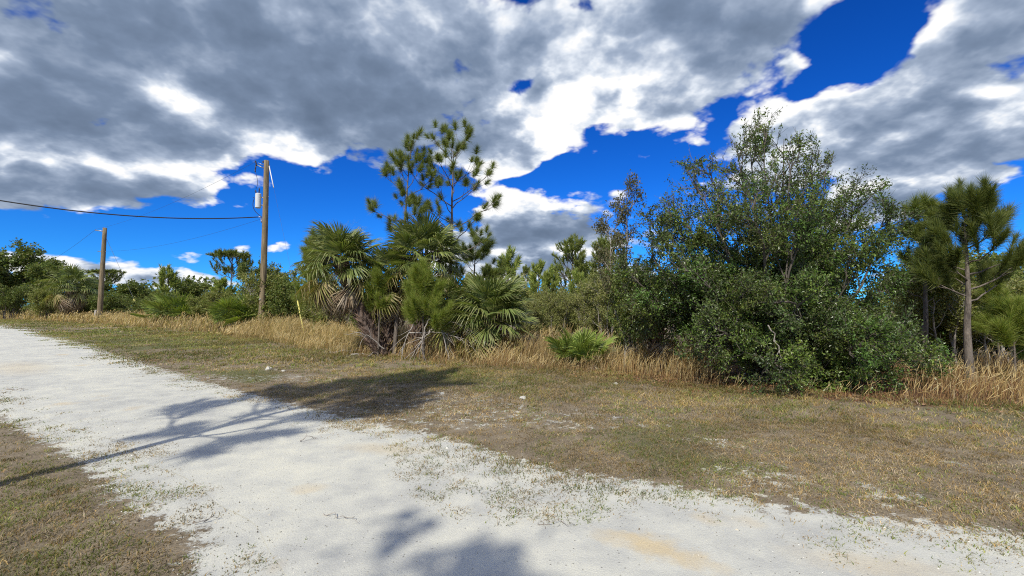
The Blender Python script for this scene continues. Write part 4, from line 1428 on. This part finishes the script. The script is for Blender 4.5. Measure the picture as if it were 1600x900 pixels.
def far_woods():
    """the wood beyond, one mass of crowns on the horizon"""
    rng = np.random.default_rng(501)
    q = Geo()
    n = 260
    y = rng.uniform(85, 150, n); x = rng.uniform(-1.35, 1.35, n) * y
    h = rng.uniform(4.5, 8.0, n) * np.where(x < -60, 1.1, 0.95)
    for k in range(n):
        m = 150
        d = nrm(rng.normal(size=(m, 3)))
        r = rng.uniform(0.55, 1.0, m)[:, None]
        c = np.array([x[k], y[k], h[k] * 0.58]) + d * r * np.array([2.6, 2.6, h[k] * 0.42]) * rng.uniform(0.8, 1.2)
        lowm = m // 3
        c[:lowm] = np.array([x[k], y[k], 0]) + np.column_stack([rng.normal(size=(lowm, 2)) * 2.4, rng.uniform(0.2, h[k] * 0.5, lowm)])
        a = nrm(rng.normal(size=(m, 3))); s = nrm(np.cross(a, rng.normal(size=(m, 3))))
        l = rng.uniform(0.5, 1.0, m)[:, None]
        V = np.stack([c - a * l * .5, c + s * l * .3, c + a * l * .5, c - s * l * .3], 1)
        q.add(V.reshape(-1, 3), np.arange(m * 4).reshape(-1, 4), np.repeat(pick(rng, DL + OLV[:1], m), 4, 0))
    o = link('distant_woods', q.mesh('distant_woods', M_LEAF))
    tag(o, 'distant dark green woods closing off the horizon', 'woods', None, 'stuff')


far_woods()

# the broadleaf tree behind the camera whose crown shadow reaches the lower edge of the photo
T_BACK = tree_data(601, 6.6, 5, 2.5, 22, 0.13, 0.4, DL, 11, 6, 4, 0.3, 0.1)
tree('oak_tree', 'oak behind the camera, out of view, casting the round shadow in front', 'oak tree', T_BACK, (-5.3, -14.0), 2.4, 1.75, 0.6)


# ------------------------------------------------------------------ poles, wires, guys
def cyl(q, p0, p1, r0, r1=None, sides=12, cap=True, C=None):
    p0 = np.asarray(p0, float); p1 = np.asarray(p1, float)
    r1 = r0 if r1 is None else r1
    P = [p0, p0, p1, p1] if cap else [p0, p1]
    T = nrm(p1 - p0)
    if cap:
        P = [p0 + T * 1e-4, p0, p1, p1 - T * 1e-4]
        P = np.array([p0, p0 + T * 1e-4, p1 - T * 1e-4, p1])
        R = np.array([1e-4, r0, r1, 1e-4])
    else:
        P = np.array([p0, p1]); R = np.array([r0, r1])
    ref = np.array([1.0, 0, 0]) if abs(T[2]) > 0.75 else np.array([0, 0, 1.0])
    n1 = nrm(np.cross(T, ref)); n2 = np.cross(T, n1)
    a = np.arange(sides) / sides * 2 * math.pi
    V = P[:, None] + R[:, None, None] * (np.cos(a)[:, None] * n1 + np.sin(a)[:, None] * n2)[None]
    k = len(P)
    idx = np.arange(k * sides).reshape(k, sides); nx = np.roll(idx, -1, 1)
    q.add(V.reshape(-1, 3), np.stack([idx[:-1], nx[:-1], nx[1:], idx[1:]], -1).reshape(-1, 4), C)


def cmesh(name, mat, parent, pieces, smooth=True, loc=None):
    q = Geo()
    for p in pieces:
        cyl(q, *p)
    return link(name, q.mesh(name, mat, smooth), parent, loc)


def insulator(name, parent, p, axis, n=3, r=0.05, step=0.05, mat=None):
    axis = nrm(np.asarray(axis, float))
    pcs = [(p, np.asarray(p) + axis * step * (n + 0.6), r * 0.4)]
    for k in range(n):
        a = np.asarray(p) + axis * step * (k + 0.4)
        pcs.append((a, a + axis * step * 0.55, r, r * 0.55))
    return cmesh(name, mat or M_CERAMIC, parent, pieces=pcs)


NB = G(408, 523); NT = AT(416.5, 251, NB[1])
FB = G(155, 503); FT = AT(164, 356, FB[1])

pole = thing('utility_pole', 'nearer weathered wooden utility pole carrying a pale transformer can', 'utility pole', (NB[0], NB[1], 0))
tn = np.array([NT[0] - NB[0], 0, NT[2]])
q = Geo()
ks = np.linspace(0, 1, 14)[:, None]
rngp = np.random.default_rng(9)
pp = tn * ks + np.column_stack([np.sin(ks[:, 0] * 3.0) * 0.03, np.zeros(14), np.zeros(14)])
pp[0, 2] = -0.3
tubes(q, np.vstack([pp, pp[-1:] + np.array([[0, 0, 0.001]])]), np.concatenate([np.linspace(0.185, 0.135, 14), [0.002]]), 16)
link('pole_shaft', q.mesh('pole_shaft', M_POLE, True), pole)


def on_pole(t, dx=0.0, dy=0.0, dz=0.0):
    return tn * t + np.array([dx, dy, dz])


# transformer can on the road side, facing left
tc0 = on_pole(0.725, -0.35, -0.10)
can = cmesh('transformer', M_TANK, pole, [(tc0, tc0 + np.array([0, 0, 0.76]), 0.155, None, 20), (tc0 + np.array([0, 0, -0.03]), tc0 + np.array([0, 0, 0.0]), 0.12, 0.155, 20)], False)
cmesh('lid', M_TANK, can, [(tc0 + np.array([0, 0, 0.762]), tc0 + np.array([0, 0, 0.82]), 0.165, 0.13, 20)], False)
cmesh('hanger', M_STEEL, can, [(tc0 + np.array([0.15, 0.04, z]), tc0 + np.array([0.34, 0.09, z]), 0.03) for z in (0.15, 0.6)])
insulator('bushing', can, tc0 + np.array([0.05, -0.02, 0.82]), (0.05, 0, 1), 4, 0.05, 0.07, M_CERAMIC)
insulator('bushing', can, tc0 + np.array([-0.10, 0.0, 0.79]), (-0.35, 0, 1), 3, 0.05, 0.07, M_CERAMIC)
for k in (-0.08, 0.02, 0.1):
    insulator('low_voltage_terminal', can, tc0 + np.array([-0.17, k - 0.05, 0.55]), (-1, -0.2, 0), 1, 0.025, 0.04, M_CERAMIC)
# top bracket with cut-out fuse
br = cmesh('bracket_arm', M_STEEL, pole, [(on_pole(0.955, -0.12), on_pole(0.965, -0.52, -0.05, 0.08), 0.028), (on_pole(0.972, -0.12), on_pole(0.985, -0.46, -0.05, 0.0), 0.02)])
insulator('insulator', br, on_pole(0.965, -0.52, -0.05, 0.04), (-0.35, 0, 1), 4, 0.055, 0.07)
insulator('fuse_cutout', br, on_pole(0.955, -0.62, -0.05, -0.22), (0.12, 0, 1), 5, 0.05, 0.08)
insulator('insulator', br, on_pole(0.985, -0.2, 0.0, 0.0), (0.05, 0, 1), 2, 0.05, 0.06)
q = Geo()
jl = bezier(on_pole(0.955, -0.60, -0.05, -0.2), on_pole(0.86, -0.28, -0.15), on_pole(0.735, -0.5, -0.1, 0.98), 12)
tubes(q, jl, np.full(12, 0.012), 5)
link('jumper_wire', q.mesh('jumper_wire', M_CABLE, True), pole)
q = Geo()
jl = bezier(tc0 + np.array([-0.2, -0.05, 0.5]), tc0 + np.array([-0.45, -0.05, -0.1]), on_pole(0.675, -0.18, -0.05), 12)
tubes(q, jl, np.full(12, 0.018), 5)
link('jumper_wire', q.mesh('jumper_wire', M_CABLE, True), pole)
cmesh('cable_clamp', M_STEEL, pole, [(on_pole(0.672, -0.16), on_pole(0.672, -0.34, -0.06, 0.0), 0.03), (on_pole(0.665, -0.2), on_pole(0.64, -0.13, -0.1), 0.03)])
cmesh('ground_wire_guard', M_WHITEP, pole, [(on_pole(0.02, 0.16, -0.06), on_pole(0.66, 0.13, -0.06), 0.012)])

cmesh('number_tag', M_STEEL, pole, [(on_pole(0.2, -0.03, -0.175), on_pole(0.2, -0.03, -0.19), 0.05)])
for tb in (0.955, 0.972, 0.79, 0.735, 0.672):
    cmesh('bolt', M_STEEL, pole, [(on_pole(tb, 0.13), on_pole(tb, 0.20), 0.02)])

fpole = thing('utility_pole', 'far wooden utility pole with short steel brackets, standing by the left treeline', 'utility pole', (FB[0], FB[1], 0))
fn = np.array([FT[0] - FB[0], 0, FT[2]])
q = Geo()
pp = fn * ks; pp[0, 2] = -0.3
tubes(q, np.vstack([pp, pp[-1:] + np.array([[0, 0, 0.001]])]), np.concatenate([np.linspace(0.25, 0.18, 14), [0.002]]), 12)
link('pole_shaft', q.mesh('pole_shaft', M_POLE, True), fpole)
cmesh('bracket_arm', M_STEEL, fpole, [(fn * 0.96, fn * 0.975 + np.array([-1.0, 0, 0]), 0.05)])
cmesh('cable_clamp', M_STEEL, fpole, [(fn * 0.745 + np.array([0.25, 0, 0]), fn * 0.75 + np.array([-0.62, 0, 0]), 0.035)])
cmesh('pole_stub', M_DEADWOOD, fpole, [(np.array([-0.36, -0.1, 0.0]), np.array([-0.30, -0.1, 1.25]), 0.13, 0.1)])


def wire(name, label, a, b, sag, r, mat=M_CABLE, cat='cable', k=40):
    a = np.asarray(a, float); b = np.asarray(b, float)
    t = np.linspace(0, 1, k)
    P = a + (b - a) * t[:, None]
    P[:, 2] -= sag * 4 * t * (1 - t)
    q = Geo(); tubes(q, P, np.full(k, r), 5)
    return tag(link(name, q.mesh(name, mat, True)), label, cat)


nb3 = np.array([NB[0], NB[1], 0]); fb3 = np.array([FB[0], FB[1], 0])
wire('service_cable', 'thick dark cable sagging from the transformer out of the left edge of the photo', nb3 + on_pole(0.672, -0.34, -0.06), AT(-260, 260, 17.5), 0.75, 0.03)
wire('power_line', 'thin wire from the top bracket of the nearer pole to the far pole', nb3 + on_pole(0.965, -0.55, -0.05, 0.3), fb3 + fn * 0.975 + np.array([-0.95, 0, 0.1]), 0.5, 0.006)
wire('power_line', 'thin lower wire strung between the two utility poles', nb3 + on_pole(0.665, -0.15, 0.05), fb3 + fn * 0.75, 0.5, 0.006)
wire('power_line', 'thin wire from the top of the far pole on past the left treeline', fb3 + fn * 0.975 + np.array([-0.95, 0, 0.1]), (-95, 90, 9.2), 0.6, 0.012)
# guy wires
gy0 = nb3 + on_pole(0.985, 0.12); gy1 = np.array([*G(478, 533), 0.0])
gd = nrm(gy1 - gy0)
wire('guy_wire', 'steel guy wire slanting from the nearer pole top down to the yellow guard', gy0, gy1, 0.0, 0.004, M_CERAMIC, 'guy wire')
q = Geo(); cyl(q, gy0 + gd * 0.25, gy0 + gd * 1.95, 0.026, None, 8)
tag(link('guy_strain_rod', q.mesh('guy_strain_rod', M_WHITEP, True)), 'white insulating rod on the guy wire by the nearer pole top', 'guy rod')
q = Geo(); cyl(q, gy1 - gd * 2.25, gy1 - gd * 0.35, 0.034, 0.03, 8)
tag(link('guy_guard', q.mesh('guy_guard', M_YELLOW, True)), 'yellow plastic guy wire guard leaning in the golden grass', 'guy guard')
fg1 = np.array([*BASE(226, 50)[:2], 0.0])
fg0 = fb3 + fn * 0.93
wire('guy_wire', 'guy wire slanting from the far pole top towards the palmettos', fg0, fg1, 0, 0.014, M_STEEL, 'guy wire')
gd = nrm(fg1 - fg0)
q = Geo(); cyl(q, fg1 - gd * 2.6, fg1, 0.07, None, 8)
tag(link('guy_guard', q.mesh('guy_guard', M_YELLOW, True)), 'far pale yellow guy guard at the treeline dip right of the far pole', 'guy guard')

# ------------------------------------------------------------------ dead wood and small things on the ground
def dead_branch(label, a, b, up, r, seed, twig=3, name='dead_branch', tl=0.6):
    rng = np.random.default_rng(seed)
    a = np.asarray(a, float); b = np.asarray(b, float)
    o = a * 0.5 + b * 0.5
    P = bezier(a - a, (b - a) / 2 + np.array([rng.normal() * 0.1, 0, up]), b - a, 9)
    P[1:-1] += rng.normal(size=(7, 3)) * 0.02
    q = Geo(); tubes(q, P, np.linspace(r, r * 0.3, 9), 6)
    if twig:
        tw, _ = sprout(rng, P[None], twig, 0.35, 0.95, np.linalg.norm(b - a) * tl, 0.6, 6, -0.05, -0.1, 0.05, 0.4)
        tubes(q, tw, np.broadcast_to(np.linspace(r * 0.5, r * 0.15, 6), tw.shape[:2]), 4)
    return tag(link(name, q.mesh(name, M_DEADWOOD, True), None, a), label, 'branch')


def gp(px, py, z=0.03):
    g2 = G(px, py)
    return np.array([g2[0], g2[1], z])


dead_branch('pale fallen branch lying flat left of the palm feet', gp(515, 553, 0.05), gp(572, 551, 0.08), 0.05, 0.035, 701, 2)
dead_branch('pale fallen branch crossing the grass front of the palm feet', gp(575, 560, 0.05), gp(612, 546, 0.25), 0.05, 0.03, 702, 1)
dead_branch('short pale log lying in front of the fallen branches', gp(548, 557, 0.05), gp(584, 555, 0.05), 0.0, 0.04, 703, 0)
for i, (x0, y0, x1, y1, dp, lab) in enumerate([
        (600, 545, 560, 520, 13.9, 'grey dead branch sprawling left out of the palm feet'),
        (650, 500, 628, 553, 13.5, 'grey dead bough hanging down left below the young pine'),
        (672, 498, 660, 552, 13.3, 'grey dead bough hanging straight down below the young pine'),
        (690, 502, 702, 553, 13.4, 'grey dead bough hanging down right below the young pine'),
        (712, 505, 752, 550, 13.4, 'grey dead bough arching towards the low palm clump'),
        (640, 520, 740, 535, 13.6, 'long grey dead bough lying crosswise below the young pine'),
        (725, 510, 770, 560, 13.3, 'grey dead bough drooping before the low palm clump'),
        (675, 515, 645, 556, 13.2, 'forked grey dead bough resting on the ground below the young pine')]):
    dead_branch(lab, AT(x0, y0, dp + 0.4), AT(x1, y1, dp), 0.25, 0.022, 710 + i, 6, tl=0.7)
dead_branch('bleached broken limb hanging in the lower front of the oak', AT(1200, 508, 8.5), AT(1215, 592, 8.4), 0.2, 0.014, 730, 2, tl=0.35)

for i, (a, b, r, lab) in enumerate([
        ((505, 806), (560, 821), 0.004, 'thin dry stalk lying on the sand nearest the camera'),
        ((470, 692), (495, 686), 0.006, 'small brown forked twig in the middle of the sand road'),
        ((840, 823), (895, 824), 0.003, 'straw coloured stalk below the sparse grass patch'),
        ((10, 609), (36, 611), 0.012, 'dark stick on the sand at the left border'),
        ((300, 822), (345, 812), 0.004, 'grass runner creeping from the near grass onto the sand')]):
    dead_branch(lab, gp(*a, 0.018), gp(*b, 0.02), 0.02, r, 740 + i, 4 if i == 1 else 1, 'twig', 0.5)


def rock(label, px, py, r, seed, mat=None):
    rng = np.random.default_rng(seed)
    n = 9
    th = np.linspace(0, math.pi, 6)
    V = np.array([[math.sin(a) * math.cos(b), math.sin(a) * math.sin(b), math.cos(a) * 0.5] for a in th for b in np.arange(n) / n * 2 * math.pi])
    V *= 1 + rng.normal(size=(len(V), 1)) * 0.22
    idx = np.arange(6 * n).reshape(6, n); nx = np.roll(idx, -1, 1)
    q = Geo(); q.add(V * r, np.stack([idx[:-1], idx[1:], nx[1:], nx[:-1]], -1).reshape(-1, 4))
    g2 = G(px, py)
    o = link('stone', q.mesh('stone', mat or M_ROCK), None, (g2[0], g2[1], r * 0.3 + ground_z(np.array([g2]))[0]), (0, 0, rng.uniform(0, 6)))
    return tag(o, label, 'stone')


rock('white lump of lime rock on the verge below the nearer pole', 420, 577, 0.085, 801)
rock('small white stone beside the lime rock lump on the verge', 443, 580, 0.05, 802)
rock('white stone at the grass edge below the bright palmetto', 962, 600, 0.05, 803)
rock('white stone in the verge right of the sandy patch', 818, 623, 0.06, 804)


def grit():
    """loose pebbles, grit and leaf crumbs on the sand"""
    rng = np.random.default_rng(901)
    q = Geo()
    P = np.concatenate([scatter(rng, 4500, -6, 5, 2.2, 6.5), scatter(rng, 1500, -13, 2, 6, 14)])
    P = P[in_view(P)]
    P = P[road_depth(P) > -0.1]
    n = len(P)
    r = rng.uniform(0.002, 0.005, n) * np.where(rng.random(n) < 0.03, 2.0, 1.0) * np.where(P[:, 1] > 6, 1.5, 1)
    a = rng.uniform(0, 6.28, n)
    st = rng.uniform(1.0, 2.2, n)
    V = []
    for k in range(4):
        th = a + k * math.pi / 2
        e = np.where(k % 2 == 0, st, 1.0)
        V.append(np.column_stack([P[:, 0] + np.cos(th) * r * e, P[:, 1] + np.sin(th) * r * e, np.full(n, 0.004)]))
    V.append(np.column_stack([P + rng.normal(size=(n, 2)) * r[:, None] * 0.3, 0.008 + r * 1.1]))
    V = np.stack(V, 1)
    b = (np.arange(n) * 5)[:, None]
    F = np.concatenate([b + np.array([[i, (i + 1) % 4, 4]]) for i in range(4)])
    c = pick(rng, [(0.62, 0.6, 0.54), (0.70, 0.68, 0.62), (0.45, 0.43, 0.38), (0.5, 0.45, 0.35), (0.16, 0.12, 0.08), (0.2, 0.17, 0.1)], n)
    q.add(V.reshape(-1, 3), F, np.repeat(c, 5, 0))
    o = link('pebbles', q.mesh('pebbles', M_LITTER))
    tag(o, 'tiny pebbles and leaf crumbs scattered over the white sand', 'pebbles', None, 'stuff')


grit()
